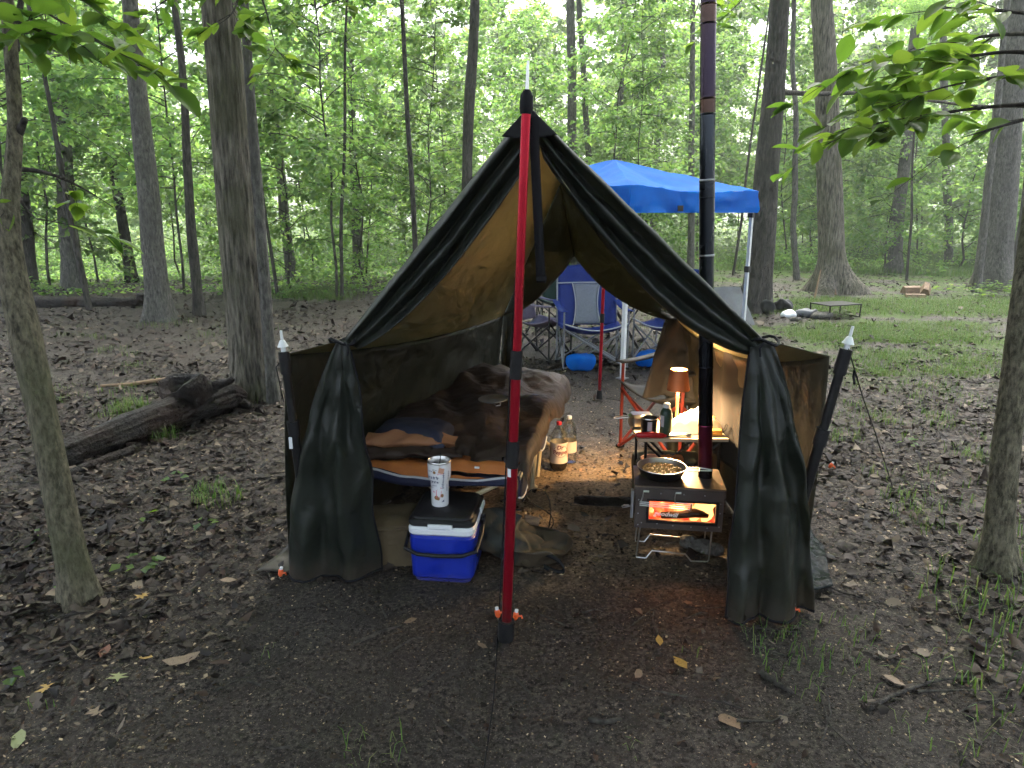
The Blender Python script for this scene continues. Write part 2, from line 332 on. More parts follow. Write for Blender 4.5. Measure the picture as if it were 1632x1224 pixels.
MAT = dict(
    bark_big=bark('bark_furrowed', (0.044, 0.039, 0.031), (0.27, 0.24, 0.19), 34, 0.14, 1.0, (0.085, 0.085, 0.045)),
    bark_grey=bark('bark_grey', (0.052, 0.049, 0.044), (0.19, 0.178, 0.158), 40, 0.3, 0.9),
    bark_near=bark('bark_near', (0.050, 0.044, 0.030), (0.25, 0.22, 0.15), 60, 0.4, 0.9, (0.10, 0.105, 0.055)),
    bark_dark=bark('bark_dark', (0.024, 0.022, 0.019), (0.098, 0.087, 0.075), 40, 0.2, 0.8),
    wood_wet=bark('wet_wood', (0.005, 0.0045, 0.004), (0.024, 0.019, 0.016), 30, 1.0, 1.0, (0.040, 0.019, 0.011)),
    wood_cut=M('cut_wood', (0.25, 0.16, 0.085), (0.12, 0.07, 0.04), 0.7, scale=14, bump=0.6, stretch=(1, 6, 6)),
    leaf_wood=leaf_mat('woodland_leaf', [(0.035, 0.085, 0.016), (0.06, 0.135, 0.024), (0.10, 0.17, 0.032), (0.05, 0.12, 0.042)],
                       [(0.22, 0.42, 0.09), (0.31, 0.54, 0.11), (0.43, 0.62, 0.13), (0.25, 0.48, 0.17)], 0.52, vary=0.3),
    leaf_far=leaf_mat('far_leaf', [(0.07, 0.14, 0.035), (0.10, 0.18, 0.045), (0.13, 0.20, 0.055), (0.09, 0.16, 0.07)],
                      [(0.38, 0.58, 0.19), (0.44, 0.64, 0.21), (0.52, 0.68, 0.22), (0.40, 0.58, 0.27)], 0.52, vary=0.25),  # far leaves lightened, distance haze put into their colour
    leaf_near=leaf_mat('near_leaf', [(0.028, 0.075, 0.016), (0.05, 0.115, 0.020), (0.08, 0.14, 0.024)],
                       [(0.16, 0.32, 0.03), (0.24, 0.42, 0.04), (0.34, 0.50, 0.05)], 0.5, 0.4, 0.3),
    litter=leaf_mat('dead_leaf', [(0.008, 0.007, 0.006), (0.022, 0.018, 0.015), (0.042, 0.033, 0.026), (0.011, 0.009, 0.008), (0.068, 0.053, 0.042), (0.026, 0.020, 0.016), (0.013, 0.010, 0.009), (0.17, 0.135, 0.10), (0.014, 0.011, 0.010), (0.055, 0.034, 0.024), (0.010, 0.009, 0.008), (0.10, 0.078, 0.060)],
                    None, 0, 0.6, 0.15),
    chips=leaf_mat('wood_chip', [(0.012, 0.009, 0.007), (0.05, 0.035, 0.022), (0.018, 0.013, 0.010), (0.12, 0.082, 0.048), (0.03, 0.021, 0.015), (0.42, 0.33, 0.22), (0.015, 0.011, 0.008), (0.02, 0.016, 0.013)], None, 0, 0.7, 0.1),
    grass=leaf_mat('grass_blade', [(0.03, 0.085, 0.010), (0.06, 0.13, 0.016), (0.10, 0.16, 0.03), (0.13, 0.14, 0.05)],
                   [(0.08, 0.2, 0.02), (0.14, 0.28, 0.03), (0.18, 0.3, 0.05), (0.2, 0.2, 0.07)], 0.3),
    tent_out=creased('tent_cloth', (0.012, 0.016, 0.013), (0.021, 0.025, 0.019), 0.42, 0.35, 0.18, (0.16, 0.15, 0.07)),
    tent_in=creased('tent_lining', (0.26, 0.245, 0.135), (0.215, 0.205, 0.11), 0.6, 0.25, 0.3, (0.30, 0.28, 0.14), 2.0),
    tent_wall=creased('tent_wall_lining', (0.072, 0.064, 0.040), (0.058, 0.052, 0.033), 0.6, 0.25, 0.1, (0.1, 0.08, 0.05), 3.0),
    tent_black=M('black_webbing', (0.008, 0.008, 0.010), None, 0.7, spec=0.2),
    black=M('black_metal', (0.008, 0.008, 0.009), None, 0.42, spec=0.3),
    blackplastic=M('black_plastic', (0.009, 0.009, 0.010), (0.014, 0.014, 0.015), 0.5, scale=60, bump=0.1, spec=0.3),
    red_pole=M('red_anodised_pole', (0.42, 0.012, 0.030), (0.40, 0.011, 0.028), 0.30, 0.75, scale=3, rvar=0.015),
    steel=M('steel', (0.56, 0.55, 0.53), None, 0.28, 1.0),
    steel_dull=M('dull_steel', (0.40, 0.40, 0.41), None, 0.45, 0.9),
    white_paint=M('white_paint', (0.75, 0.76, 0.78), (0.62, 0.63, 0.65), 0.45, scale=12),
    white_plastic=M('white_plastic', (0.72, 0.74, 0.76), None, 0.4),
    orange=M('orange_plastic', (0.80, 0.12, 0.03), None, 0.4),
    blue_plastic=M('blue_plastic', (0.003, 0.016, 0.27), (0.005, 0.024, 0.33), 0.42, scale=9, bump=0.12, rvar=0.1),
    blue_cloth=M('blue_cloth', (0.001, 0.14, 0.58), (0.001, 0.11, 0.48), 0.75, spec=0.12, scale=5, bump=0.3, bscale=12, trans=0.25, tcol=(0.008, 0.22, 0.85)),
    chair_blue=M('chair_blue_cloth', (0.012, 0.030, 0.19), (0.016, 0.04, 0.22), 0.8, scale=30, bump=0.2, bscale=40),
    chair_mesh=M('chair_grey_mesh', (0.27, 0.29, 0.32), (0.19, 0.20, 0.23), 0.8, scale=120),
    chair_purple=M('purple_grey_cloth', (0.20, 0.17, 0.22), (0.15, 0.12, 0.17), 0.85, scale=20),
    chair_maroon=M('maroon_cloth', (0.17, 0.02, 0.06), None, 0.8),
    chair_green=M('green_cloth', (0.012, 0.035, 0.022), None, 0.8),
    chair_dark=M('charcoal_cloth', (0.018, 0.018, 0.021), (0.026, 0.026, 0.028), 0.8, scale=30, bump=0.3, bscale=14),
    grey_tube=M('grey_tube', (0.22, 0.23, 0.25), None, 0.4, 0.5),
    red_tube=M('red_tube', (0.17, 0.022, 0.014), None, 0.4, 0.2),
    cot_tube=M('cot_tube', (0.42, 0.34, 0.20), None, 0.45),
    cot_cloth=M('cot_navy_cloth', (0.010, 0.013, 0.040), None, 0.7, bump=0.2, bscale=20),
    piping=M('pale_piping', (0.45, 0.46, 0.48), None, 0.6),
    bag_brown=creased('brown_sleeping_bag', (0.048, 0.033, 0.024), (0.036, 0.025, 0.018), 0.6, 0.25, 0.0, (0, 0, 0), 4.5),
    bag_orange=M('orange_lining', (0.46, 0.15, 0.028), (0.36, 0.11, 0.022), 0.7, scale=9, bump=0.5, bscale=16),
    bag_tan=M('tan_lining', (0.33, 0.15, 0.065), (0.26, 0.115, 0.05), 0.7, scale=9, bump=0.5, bscale=16),
    navy=M('navy_cloth', (0.020, 0.024, 0.045), None, 0.8, bump=0.4, bscale=16),
    khaki=M('khaki_canvas', (0.12, 0.085, 0.042), (0.09, 0.065, 0.033), 0.85, scale=8, bump=0.3, bscale=60),
    camo=M('dark_camo_cloth', (0.012, 0.014, 0.011), (0.048, 0.034, 0.018), 0.75, scale=6, bump=0.4, bscale=14, lo=0.5, hi=0.56),
    jacket=M('brown_jacket_cloth', (0.026, 0.022, 0.019), (0.019, 0.016, 0.014), 0.8, scale=6, bump=0.5, bscale=9),
    black_cloth=M('black_cloth', (0.010, 0.010, 0.011), (0.016, 0.015, 0.015), 0.85, scale=8, bump=0.4, bscale=10),
    olive_cloth=M('olive_cloth', (0.05, 0.052, 0.030), (0.04, 0.04, 0.024), 0.85, scale=8, bump=0.4, bscale=14),
    stove=M('stove_steel', (0.115, 0.092, 0.082), (0.085, 0.068, 0.062), 0.42, 0.45, scale=7, rvar=0.08),
    stove_top=M('stove_top_plate', (0.30, 0.24, 0.18), (0.22, 0.17, 0.13), 0.36, 0.85, scale=9, rvar=0.08),
    glass=clear('stove_glass', (0.98, 0.93, 0.88), 0.06),
    pet=clear('clear_plastic', (0.90, 0.92, 0.90), 0.10),
    soda=M('dark_soda', (0.010, 0.004, 0.003), None, 0.08, spec=0.6),
    label_cream=M('cream_label', (0.66, 0.55, 0.44), None, 0.5),
    label_tan=M('tan_label', (0.55, 0.30, 0.20), None, 0.5),
    maroon_ink=M('maroon_ink', (0.14, 0.008, 0.022), None, 0.5),
    red_plastic=M('red_plastic', (0.50, 0.010, 0.016), None, 0.35),
    table_top=M('table_top', (0.52, 0.42, 0.29), (0.44, 0.34, 0.23), 0.5, scale=10),
    lamp_copper=M('copper_lamp', (0.42, 0.15, 0.06), None, 0.42, 0.35),
    paper=M('white_plastic_bag', (0.78, 0.76, 0.70), None, 0.5, trans=0.3, tcol=(0.8, 0.78, 0.7), bump=0.5, bscale=20),
    green_can=M('green_can', (0.016, 0.055, 0.038), None, 0.35),
    yellow_box=M('yellow_box', (0.62, 0.33, 0.05), None, 0.5),
    tumbler=M('white_enamel', (0.74, 0.74, 0.76), None, 0.25, coat=0.3),
    ink_blue=M('dark_blue_print', (0.05, 0.06, 0.13), None, 0.5),
    ink_pink=M('pink_print', (0.62, 0.12, 0.18), None, 0.5),
    ink_brown=M('brown_print', (0.26, 0.13, 0.05), None, 0.5),
    food=M('cooked_food', (0.62, 0.42, 0.14), (0.30, 0.16, 0.05), 0.5, scale=60, bump=0.8, bscale=90),
    pan_in=M('pan_inside', (0.40, 0.37, 0.32), None, 0.35, 0.8),
    tarp_grey=M('grey_tent_cloth', (0.12, 0.13, 0.145), (0.09, 0.095, 0.105), 0.6, scale=6, bump=0.3, bscale=10),
    flap=M('wet_flap', (0.004, 0.007, 0.007), (0.007, 0.012, 0.011), 0.22, scale=10, bump=1.0, bscale=22, spec=0.04),
)

def add_mud(m, z0, z1, col=(0.055, 0.043, 0.032), scale=14, amp=.16):
    """splashed earth on the lower edge of a material"""
    nt = m.node_tree; n, l = nt.nodes, nt.links
    b = [x for x in n if x.type == 'BSDF_PRINCIPLED'][0]; s = b.inputs['Base Color']
    tc = n.new('ShaderNodeTexCoord'); sp = n.new('ShaderNodeSeparateXYZ'); l.new(tc.outputs['Object'], sp.inputs[0])
    t = n.new('ShaderNodeTexNoise'); t.inputs['Scale'].default_value = scale; t.inputs['Detail'].default_value = 8; t.inputs['Roughness'].default_value = .7; l.new(tc.outputs['Object'], t.inputs['Vector'])
    a = n.new('ShaderNodeMath'); a.operation = 'MULTIPLY_ADD'; a.inputs[1].default_value = amp * 2; l.new(t.outputs[0], a.inputs[0]); l.new(sp.outputs[2], a.inputs[2])
    r = n.new('ShaderNodeMapRange'); r.inputs[1].default_value = z1 + amp; r.inputs[2].default_value = z0 + amp; r.inputs[4].default_value = .8; l.new(a.outputs[0], r.inputs[0])
    mx = n.new('ShaderNodeMix'); mx.data_type = 'RGBA'; mx.inputs[7].default_value = (*col, 1); l.new(r.outputs[0], mx.inputs[0])
    if s.is_linked: l.new(s.links[0].from_socket, mx.inputs[6])
    else: mx.inputs[6].default_value = s.default_value[:]
    l.new(mx.outputs[2], s)
add_mud(MAT['tent_out'], .0, .14); add_mud(MAT['tent_wall'], .0, .14); add_mud(MAT['red_pole'], .0, .22, scale=40); add_mud(MAT['blue_plastic'], -.02, .05, scale=30, amp=.05)

# ================================================================== ground
def ground_mat():
    m, n, l = nodes_of('forest_floor')
    out = n.new('ShaderNodeOutputMaterial'); b = n.new('ShaderNodeBsdfPrincipled'); b.inputs['Specular IOR Level'].default_value = 0.12
    g = n.new('ShaderNodeNewGeometry'); P = g.outputs['Position']
    def noise_(scale, detail=6, rough=0.6, vec=None):
        t = n.new('ShaderNodeTexNoise'); t.inputs['Scale'].default_value = scale; t.inputs['Detail'].default_value = detail; t.inputs['Roughness'].default_value = rough
        l.new(vec or P, t.inputs['Vector']); return t.outputs[0]
    def rng(x, a, b_, c=0.0, d=1.0):
        r = n.new('ShaderNodeMapRange'); r.interpolation_type = 'SMOOTHSTEP'
        for i, v in enumerate((a, b_, c, d)): r.inputs[i + 1].default_value = v
        l.new(x, r.inputs[0]); return r.outputs[0]
    def mix(f, a, b_):
        x = n.new('ShaderNodeMix'); x.data_type = 'RGBA'; l.new(f, x.inputs[0])
        for i, v in ((6, a), (7, b_)):
            if isinstance(v, tuple): x.inputs[i].default_value = (*v, 1)
            else: l.new(v, x.inputs[i])
        return x.outputs[2]
    def math_(op, a, b_):
        x = n.new('ShaderNodeMath'); x.operation = op
        for i, v in enumerate((a, b_)):
            if isinstance(v, (int, float)): x.inputs[i].default_value = v
            else: l.new(v, x.inputs[i])
        return x.outputs[0]
    fine, mid, big = noise_(55, 8, 0.7), noise_(9, 7), noise_(1.1, 4)
    c = mix(rng(fine, 0.38, 0.66), (0.014, 0.012, 0.0108), (0.090, 0.076, 0.065))
    c = mix(rng(mid, 0.42, 0.70), c, (0.036, 0.0305, 0.0265))
    c = mix(math_('MULTIPLY', rng(noise_(150, 3), 0.60, 0.66), 0.7), c, (0.19, 0.16, 0.13))
    # dry trodden earth on the tent's floor, lamp's warm pool painted in too
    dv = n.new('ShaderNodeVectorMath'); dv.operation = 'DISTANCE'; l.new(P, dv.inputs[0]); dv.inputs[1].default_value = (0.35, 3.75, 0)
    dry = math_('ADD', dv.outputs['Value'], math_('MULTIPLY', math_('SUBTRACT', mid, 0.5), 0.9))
    lit_drycol = mix(rng(fine, 0.36, 0.64), (0.10, 0.070, 0.042), (0.30, 0.215, 0.135))
    c = mix(rng(dry, 1.25, 0.45), c, lit_drycol)
    # grass and moss: patches to the right, meadow in the distance
    sep = n.new('ShaderNodeSeparateXYZ'); l.new(P, sep.inputs[0])
    right = math_('MULTIPLY', rng(sep.outputs[0], 1.8, 4.0), rng(sep.outputs[1], 5.0, 8.0))
    patch = math_('MULTIPLY', right, rng(big, 0.42, 0.56))
    gcol = mix(rng(fine, 0.35, 0.65), (0.030, 0.060, 0.010), (0.075, 0.125, 0.022))
    c = mix(math_('MULTIPLY', patch, 0.8), c, gcol)
    far = rng(math_('ADD', sep.outputs[1], math_('MULTIPLY', math_('SUBTRACT', big, 0.5), 14)), 15, 20)
    c = mix(far, c, gcol)
    l.new(c, b.inputs['Base Color'])
    rr = rng(big, 0.35, 0.65, 0.55, 0.85); l.new(rr, b.inputs['Roughness'])
    bp = n.new('ShaderNodeBump'); bp.inputs['Strength'].default_value = 0.9; bp.inputs['Distance'].default_value = 0.012
    l.new(math_('ADD', fine, math_('MULTIPLY', mid, 1.5)), bp.inputs['Height']); l.new(bp.outputs[0], b.inputs['Normal'])
    l.new(b.outputs[0], out.inputs[0]); return m

def gz(x, y):
    """height of the ground"""
    far = max(0.0, min(1.0, (math.hypot(x, y) - 9) / 12))
    z = 0.010 * nz(x * 2.3, y * 2.3, 3) + 0.006 * nz(x * 8, y * 8, 9)
    return z + far * (0.18 * nz(x * 0.13, y * 0.13, 5))
def warp(t, near, far): return math.copysign(near * abs(t) + (far - near) * abs(t) ** 5, t)
nx_, ny_ = 300, 330
xs = [warp(-1 + 2 * i / nx_, 9.0, 260.0) for i in range(nx_ + 1)]
ys = [-14 + 14.5 * j / 22 for j in range(22)] + [0.5 + (lambda t: 10.5 * t + 250 * t ** 6)(j / (ny_ - 22)) for j in range(ny_ - 22 + 1)]
gm = MB()
gm.v = [(x, y, gz(x, y)) for y in ys for x in xs]
k = len(xs)
gm.f = [(j * k + i, j * k + i + 1, (j + 1) * k + i + 1, (j + 1) * k + i) for j in range(len(ys) - 1) for i in range(k - 1)]
gm.mi = [0] * len(gm.f)
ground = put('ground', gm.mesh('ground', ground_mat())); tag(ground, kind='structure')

# ================================================================== trees
def trunk_mesh(path, radii, sides=20, ridge=0.0, nr=14, flare=0.5, seed=0, lump=0.05, fh=0.75):
    """tapered trunk along a path with root flare, lumps and bark ridges"""
    mb = MB(); n = len(path)
    zs = [p.z for p in path]
    def prof(a, t):
        k = t * (n - 1); i = min(int(k), n - 2); h = lerp(zs[i], zs[i + 1], k - i)
        q = 1 + lump * nz(math.cos(a) * 1.3 + seed, math.sin(a) * 1.3, h * 1.1)
        if flare and h < fh:
            root = 0.55 + 0.45 * math.cos(a * 4 + seed) + 0.3 * nz(math.cos(a) * 2, math.sin(a) * 2, seed)
            q += flare * max(0, root) * max(0.0, 1 - max(h, 0) / fh) ** 2.4 + flare * 0.25 * max(0.0, 1 - max(h, 0) / fh) ** 2
        if ridge:
            w = a * nr / (2 * PI) + 0.55 * nz(math.cos(a) * 2 + seed, math.sin(a) * 2, h * 2.2) + 0.25 * nz(math.cos(a) * 5, math.sin(a) * 5 + seed, h * 7)
            s_ = abs((w % 1.0) - 0.5) * 2
            q += ridge * (s_ ** 0.6 - 0.6)
        return q
    mb.tube(path, radii, sides, prof=prof)
    return mb
def tree_path(base, top, H, n, wob=0.03, seed=0):
    d = (top - base) / max(top.z - base.z, 0.1)
    pts = []
    for i in range(n + 1):
        h = -0.25 + (H + 0.25) * i / n
        p = base + d * (h - base.z)
        w = wob * min(1, max(0, h) / 1.5)
        pts.append(V(p.x + w * nz(h * 0.45, seed, 1), p.y + w * nz(h * 0.45, seed, 7), h))
    return pts
def px_tree(name, label, base, top, H=11, mat='bark_grey', sides=18, n=40, ridge=0, nr=14, flare=0.45, seed=0, d=None, crown=None, wob=0.06, group=None, bend=None, cat='tree'):
    """base = (px, py of the foot, width), top = (px, py, width) read off the photograph; d = distance if the foot is hidden"""
    B = G(base[0], base[1]) if d is None else W(base[0], base[1], d)
    if d is not None: B.z = 0
    T = W(top[0], top[1], B.y)
    r0 = base[2] * depth(B) / FPX / 2; r1 = top[2] * depth(T) / FPX / 2
    if d is not None:
        bx = W(base[0], base[1], d); sl = (T - bx) / (T.z - bx.z); B = bx - sl * bx.z
    path = tree_path(B, T, H, n, wob, seed)
    rad = []
    for p in path:
        t = p.z / max(T.z, 0.1)
        rad.append(max(0.012, lerp(r0, r1, t) if t < 1 else r1 * max(0.35, 1 - 0.5 * (p.z - T.z) / max(H - T.z, 1))))
    root = thing(name, label, cat, (B.x, B.y, 0), 0, group)
    part('trunk', trunk_mesh(path, [q * .88 for q in rad], sides, ridge, nr, flare * 1.25, seed, .06, max(.25, 3.2 * r0)), MAT[mat], root, angle=None)
    if crown: add_crown(root, path[-1], crown if B.y < 9 else crown * .5, seed)  # distant crowns shrunk to let more light into the woods
    return root, path, rad

def leaf_quads(P, L, Nrm, size, fold=0.16, wid=0.62):
    """diamond leaves: P base points, L unit directions, Nrm unit normals (N,3)"""
    S = np.cross(L, Nrm); S /= np.linalg.norm(S, axis=1, keepdims=True) + 1e-9
    s = size[:, None]
    mid = P + L * s * 0.46
    up = Nrm * s * fold
    q = np.stack([P, mid + S * s * wid * 0.5 + up, P + L * s - up * 0.3, mid - S * s * wid * 0.5 + up], 1)
    return q
def unit(a): return a / (np.linalg.norm(a, axis=1, keepdims=True) + 1e-9)

def crown_blob(name, seed, R, Hh, N, size, mat):
    """overhead crown: leaf clumps spread through a flattened volume"""
    r = np.random.default_rng(seed); nc = 90
    c = r.normal(size=(nc, 3)); c = unit(c) * (r.random((nc, 1)) ** 0.45) * np.array([[R, R, Hh]])
    idx = r.integers(0, nc, N)
    P = c[idx] + r.normal(size=(N, 3)) * np.array([[0.42, 0.42, 0.20]]) * (R / 3.2)
    L = unit(np.stack([r.normal(size=N), r.normal(size=N), r.normal(size=N) * 0.35 - 0.25], 1))
    Nn = unit(np.stack([r.normal(size=N) * 0.45, r.normal(size=N) * 0.45, np.ones(N)], 1))
    return np_mesh(name, leaf_quads(P, L, Nn, size * (0.7 + 0.6 * r.random(N))), 4, mat)
CROWNS = [crown_blob('crown', 40 + i, 3.4, 1.5, 5200, 0.17, MAT['leaf_wood']) for i in range(3)]
def add_crown(root, top, scale, seed):
    o = put('crown', CROWNS[seed % 3], root, loc=Vector(top) - root.location, rot=(0, 0, seed * 1.7))
    o.scale = (scale, scale, scale); return o

# --- the trees one can tell apart, foot and lean read from the photograph
px_tree('oak_tree', 'thick tree with deeply furrowed bark just left of the tent', (406, 632, 71), (353, 60, 62), 10, 'bark_big', 110, 150, 0.085, 27, 0.35, 1, crown=1.5, wob=0.03)
px_tree('slim_tree', 'slim pale trunk pressed against the right side of the thick furrowed tree', (436, 640, 22), (392, 60, 16), 9, 'bark_grey', 16, 40, 0, 14, 0.3, 2, crown=0.8)
px_tree('maple_tree', 'straight light grey trunk second from left edge behind fallen wet log', (256, 512, 42), (207, 0, 27), 13, 'bark_grey', 30, 60, 0.03, 18, 0.5, 3, crown=1.3)
px_tree('slim_tree', 'slender dark trunk between the light grey trunk and the thick furrowed tree', (318, 504, 19), (277, 0, 11), 11, 'bark_dark', 12, 40, 0, 14, 0.3, 4, crown=0.8)
px_tree('sapling', 'thin leaning sapling rising in front of the distant dark log', (143, 497, 11), (62, 90, 7), 8, 'bark_dark', 8, 30, 0, 14, 0.2, 5, crown=0.6)
px_tree('tree', 'broad pale trunk behind the distant dark log', (118, 462, 36), (104, 290, 26), 13, 'bark_grey', 18, 30, 0, 14, 0.4, 6, crown=1.2)
px_tree('tree', 'dark trunk far left, half hidden behind the near leaning tree', (48, 458, 26), (30, 250, 18), 13, 'bark_dark', 14, 30, 0, 14, 0.5, 7, crown=1.2)
px_tree('tree', 'dark leaning trunk behind and left of the light grey trunk', (210, 446, 20), (166, 180, 14), 14, 'bark_dark', 14, 30, 0, 14, 0.5, 8, crown=1.2)
px_tree('tree', 'distant trunk in gap right of the thick furrowed tree', (466, 448, 20), (432, 130, 13), 14, 'bark_grey', 14, 30, 0, 14, 0.5, 9, crown=1.2)
px_tree('tree', 'distant grey trunk standing left of the tent roof', (572, 442, 20), (560, 150, 12), 14, 'bark_grey', 14, 30, 0, 14, 0.4, 10, crown=1.2)
px_tree('sapling', 'thin straight stem midway between furrowed tree and tent', (545, 478, 7), (550, 100, 5), 8, 'bark_dark', 7, 30, 0, 14, 0.2, 11, crown=0.6)
px_tree('sapling', 'thin dark stem just right of the thick furrowed tree', (443, 474, 7), (418, 300, 5), 6, 'bark_dark', 7, 30, 0, 14, 0.2, 12, crown=0.6)
px_tree('slim_tree', 'tall slender stem rising behind the left slope of the tent', (664, 440, 10), (640, 0, 8), 9, 'bark_dark', 9, 40, 0, 14, 0.2, 13, d=10.5, crown=0.8)
px_tree('twin_tree', 'dark double trunk rising just left of the tent peak', (742, 330, 20), (758, 0, 17), 12, 'bark_dark', 16, 40, 0.04, 12, 0.3, 14, d=13.5, crown=1.1)
px_tree('tree', 'paler stem leaning against dark double trunk left of the tent peak', (741, 330, 16), (748, 150, 13), 9, 'bark_grey', 12, 30, 0, 12, 0.3, 15, d=13.9, crown=0.8)
px_tree('tree', 'grey trunk rising behind right of the tent peak', (913, 220, 18), (910, 60, 16), 14, 'bark_grey', 14, 30, 0, 12, 0.3, 16, d=19, crown=1.1)
px_tree('tree', 'narrower trunk beside grey trunk right of the tent peak', (936, 220, 12), (926, 60, 10), 13, 'bark_grey', 12, 30, 0, 12, 0.3, 17, d=20, crown=1.1)
px_tree('slim_tree', 'slim trunk rising above the top of the blue canopy', (988, 220, 10), (992, 60, 8), 13, 'bark_grey', 10, 30, 0, 12, 0.3, 18, d=22, crown=1.0)
px_tree('tree', 'distant trunk over the middle of the blue canopy', (1044, 300, 14), (1060, 20, 10), 14, 'bark_grey', 12, 30, 0, 12, 0.3, 19, d=24, crown=1.1)
px_tree('slim_tree', 'slim trunk just left of the black stove pipe', (1101, 400, 13), (1104, 60, 9), 12, 'bark_grey', 10, 30, 0, 12, 0.3, 20, d=18, crown=1.0)
qt, qpath, qrad = px_tree('oak_tree', 'leaning brown trunk right of stove pipe with a bare side branch', (1203, 497, 50), (1244, 0, 33), 13, 'bark_dark', 44, 80, 0.05, 16, 0.25, 21, crown=1.3)
px_tree('oak_tree', 'tall straight grey oak with wide flared base behind the fire ring', (1328, 466, 46), (1312, 0, 36), 15, 'bark_big', 64, 90, 0.05, 24, 1.15, 22, crown=1.5)
px_tree('slim_tree', 'thin crooked trunk between leaning brown trunk and tall grey oak', (1270, 448, 11), (1262, 0, 8), 12, 'bark_grey', 9, 40, 0, 12, 0.3, 23, crown=0.9, wob=0.3)
px_tree('tree', 'middle distance trunk at edge of the bright meadow', (1425, 430, 24), (1450, 150, 17), 15, 'bark_grey', 20, 40, 0, 12, 0.6, 24, crown=1.2)
px_tree('oak_tree', 'broad grey trunk at right edge with ivy round its foot', (1582, 456, 54), (1618, 60, 44), 15, 'bark_grey', 44, 60, 0.04, 20, 0.4, 25, crown=1.5)
px_tree('slim_tree', 'pale stem in front of the broad trunk at right edge', (1556, 463, 15), (1600, 60, 10), 10, 'bark_grey', 12, 30, 0, 12, 0.3, 26, crown=0.8)
px_tree('sapling', 'thin dark stem right beside the broad ivied trunk', (1610, 449, 9), (1640, 250, 6), 8, 'bark_dark', 8, 30, 0, 12, 0.2, 27, crown=0.6)
px_tree('sapling', 'thin dark stem rising behind the split firewood', (1445, 446, 5), (1456, 240, 4), 6, 'bark_dark', 7, 30, 0, 12, 0.2, 28, crown=0.5)
px_tree('sapling', 'thin dark stem left of the leaning brown trunk', (1168, 442, 5), (1214, 100, 4), 8, 'bark_dark', 7, 30, 0, 12, 0.2, 29, crown=0.5)
px_tree('tree', 'distant pale trunk high behind the big drooping leaves', (1508, 250, 14), (1505, 120, 12), 14, 'bark_grey', 12, 30, 0, 12, 0.3, 30, d=24, crown=1.1)
# side branch of the leaning trunk
b0 = W(1247, 147, qpath[0].y + 0.6)
bp_ = [b0, W(1300, 150, b0.y - 0.7), W(1365, 148, b0.y - 1.6), W(1450, 156, b0.y - 2.6), W(1540, 168, b0.y - 3.6), W(1640, 171, b0.y - 4.4)]
part('branch', MB().tube(bp_, [0.045, 0.032, 0.026, 0.02, 0.015, 0.009], 8), MAT['bark_dark'], qt)

# --- woodland understory: leafy small trees behind the camp
def sapling_proto(seed, H, Lmax, nb, leaf, zmin, mat):
    r = random.Random(seed)
    tb = MB(); P, L, Nn, S = [], [], [], []
    lean = V(r.uniform(-.10, .10), r.uniform(-.10, .10), 1)
    pts = [lean * (H * i / 10 - 0.2) + V(0.16 * nz(i * .5, seed), 0.16 * nz(i * .5, seed, 4), 0) for i in range(11)]
    tb.tube(pts, [max(0.006, 0.028 * (1 - i / 11)) for i in range(11)], 6)
    for b in range(nb):
        z = zmin + (H * 0.98 - zmin) * (b + r.random()) / nb
        k = z / H * 10; i = min(9, int(k)); p0 = pts[i].lerp(pts[i + 1], k - i)
        az = r.uniform(0, 2 * PI); ln = Lmax * r.uniform(0.35, 1.0) * (1 - 0.45 * (z - zmin) / (H - zmin))
        rise = r.uniform(0.0, 0.9); sag = r.uniform(.1, .75); d = V(math.cos(az), math.sin(az), 0); br = []
        for s_ in range(7):
            t = s_ / 6; br.append(p0 + d * ln * t + V(0, 0, ln * (rise * t - sag * t * t)) + V(nz(t * 3, seed, b), nz(t * 3, b, seed), nz(t * 2, b, 3)) * 0.3 * t)
        tb.tube(br, [0.010 * (1 - t / 7) + 0.002 for t in range(7)], 4, cap=False)
        side = V(-d.y, d.x, 0)
        for tw in range(int(7 * ln) + 4):
            t = r.uniform(0.15, 1.0); kk = t * 6; ii = min(5, int(kk)); q0 = br[ii].lerp(br[ii + 1], kk - ii)
            tl = r.uniform(0.3, 0.8) * (0.5 + 0.5 * ln / Lmax); sg = r.choice((-1, 1))
            td = (d * r.uniform(0.0, 1.0) + side * sg * r.uniform(0.2, 1) + V(0, 0, r.uniform(-0.5, 0.35))).normalized()
            for lf in range(r.randint(9, 14)):
                pp = q0 + td * tl * r.uniform(0.1, 1.0) + V(r.gauss(0, .05), r.gauss(0, .05), r.gauss(0, .05))
                ld = (td + V(r.gauss(0, .7), r.gauss(0, .7), r.gauss(-.35, .35))).normalized()
                P.append(pp); L.append(ld); Nn.append(V(r.gauss(0, .5), r.gauss(0, .5), 1).normalized()); S.append(leaf * r.uniform(0.6, 1.35))
    P, L, Nn, S = np.array(P), np.array(L), np.array(Nn), np.array(S)
    return tb.mesh('trunk', MAT['bark_dark']), np_mesh('crown', leaf_quads(P, L, Nn, S, 0.12, 0.7), 4, mat)
PROTO = [sapling_proto(s, H, Lm, nb, lf, zm, MAT['leaf_wood']) for s, H, Lm, nb, lf, zm in
         ((1, 7.5, 2.3, 40, 0.115, 1.2), (2, 9.0, 2.8, 44, 0.12, 2.0), (3, 6.0, 2.0, 36, 0.11, 0.9), (4, 8.0, 2.8, 40, 0.125, 2.4), (5, 4.2, 1.6, 30, 0.10, 0.5))]
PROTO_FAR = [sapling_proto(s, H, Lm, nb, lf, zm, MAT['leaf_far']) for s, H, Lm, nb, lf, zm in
         ((11, 12.0, 3.6, 44, 0.22, 1.0), (12, 14.0, 4.0, 48, 0.23, 2.0), (13, 9.0, 3.2, 40, 0.21, 0.6))]
